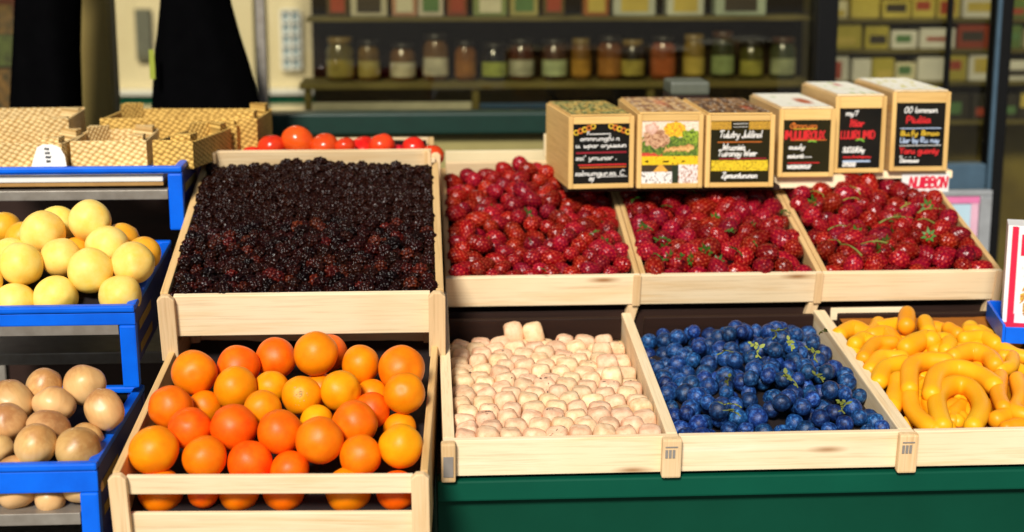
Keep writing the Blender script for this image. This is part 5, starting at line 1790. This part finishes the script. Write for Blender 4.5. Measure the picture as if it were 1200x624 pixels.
# left pane: dim coloured goods at the far left
for i, (px, py0, py1, c, lab) in enumerate(((5, 5, 40, (0.30, 0.16, 0.04), 'brown poster strip behind the far left pane'), (6, 40, 78, (0.16, 0.22, 0.05), 'green poster strip behind the far left pane'), (5, 80, 128, (0.36, 0.18, 0.04), 'amber poster strip behind the far left pane'))):
    x0_, x1_ = xat(px - 30, py0, 2.2), xat(px + 9, py0, 2.2)
    o = obj('poster', box((x0_, 2.2, zat(px, py1, 2.2)), (x1_, 2.204, zat(px, py0, 2.2) - 0.002), 0), simple('poster_print', c, 0.6, (0.03, 0.03, 0.01), 40))
    tag(o, lab, 'poster')
dp = obj('dark_partition', box((xat(-60, 60, 2.25), 2.25, 0.004), (xat(100, 60, 2.25), 2.28, 2.4), 0), simple('red_brown_partition', (0.10, 0.012, 0.006), 0.7))
tag(dp, 'dark red brown partition behind the left coat', 'partition')

# black coats hanging outside
def coat(pxs, Y, label, sleeve=None, strip=False):
    """pxs: (py, left px, right px) from the top down"""
    root_z = at(pxs[0][1], pxs[-1][0], Y)[2]
    cxm = (at(pxs[0][1], 60, Y)[0] + at(pxs[0][2], 60, Y)[0]) / 2
    root = empty('black_coat', (cxm, Y, root_z), label=label, cat='coat')
    bm = bmesh.new()
    rings = []
    n = 40
    key = [(zat(pl, py, Y), xat(pl, py, Y), xat(pr, py, Y)) for py, pl, pr in pxs]
    N = 36
    for i in range(N + 1):
        t = i / N * (len(key) - 1)
        a = min(int(t), len(key) - 2); f = t - a
        f2 = f
        z = key[a][0] + (key[a + 1][0] - key[a][0]) * f2
        x0 = key[a][1] + (key[a + 1][1] - key[a][1]) * f2
        x1 = key[a][2] + (key[a + 1][2] - key[a][2]) * f2
        ring = []
        for k in range(n):
            th = 2 * math.pi * k / n
            fold = 1 + 0.10 * math.sin(5 * th + 1.3 * math.sin(i * 0.12)) * min(1, i / 12)
            ring.append(bm.verts.new(((x0 + x1) / 2 - cxm + (x1 - x0) / 2 * math.cos(th), 0.07 * fold * math.sin(th), z - root_z)))
        rings.append(ring)
    for r0, r1 in zip(rings, rings[1:]):
        for k in range(n):
            bm.faces.new((r0[k], r0[(k + 1) % n], r1[(k + 1) % n], r1[k]))
    bm.faces.new(rings[0]); bm.faces.new(list(reversed(rings[-1])))
    bmesh.ops.recalc_face_normals(bm, faces=bm.faces)
    obj('body', bm, CLOTH, root, True)
    if strip:
        bm = box((xat(183, 70, Y) - cxm, -0.085, zat(183, 89, Y) - root_z), (xat(189, 70, Y) - cxm, -0.0835, zat(183, 55, Y) - root_z), 0)
        obj('reflective_strip', bm, REFLECT, root)
    return root
CY_ = 1.3
coat([(-170, 45, 65), (-130, 22, 90), (-60, 20, 93), (0, 18, 95), (60, 15, 94), (120, 12, 96), (220, 8, 98)], CY_, 'black coat hanging straight down left of the olive pillar')
coat([(-170, 215, 245), (-130, 196, 262), (-40, 190, 266), (0, 188, 270), (40, 184, 281), (80, 180, 294), (120, 178, 304), (144, 176, 311), (150, 178, 309)], CY_, 'black flared coat with a yellow green strip, right of the pillar', strip=True)
rail = empty('coat_rail', (0, CY_, 0), label='steel rail above the coats', cat='rail')
obj('bar', box((-1.35, -0.012, 1.63), (-0.2, 0.012, 1.654), 0.004), STEEL, rail)
obj('post', box((-1.36, -0.015, 0), (-1.33, 0.015, 1.629), 0.003), STEEL, rail)
obj('post', box((-0.35, 0.10, 1.0), (-0.33, 0.12, 1.629), 0.003), STEEL, rail)
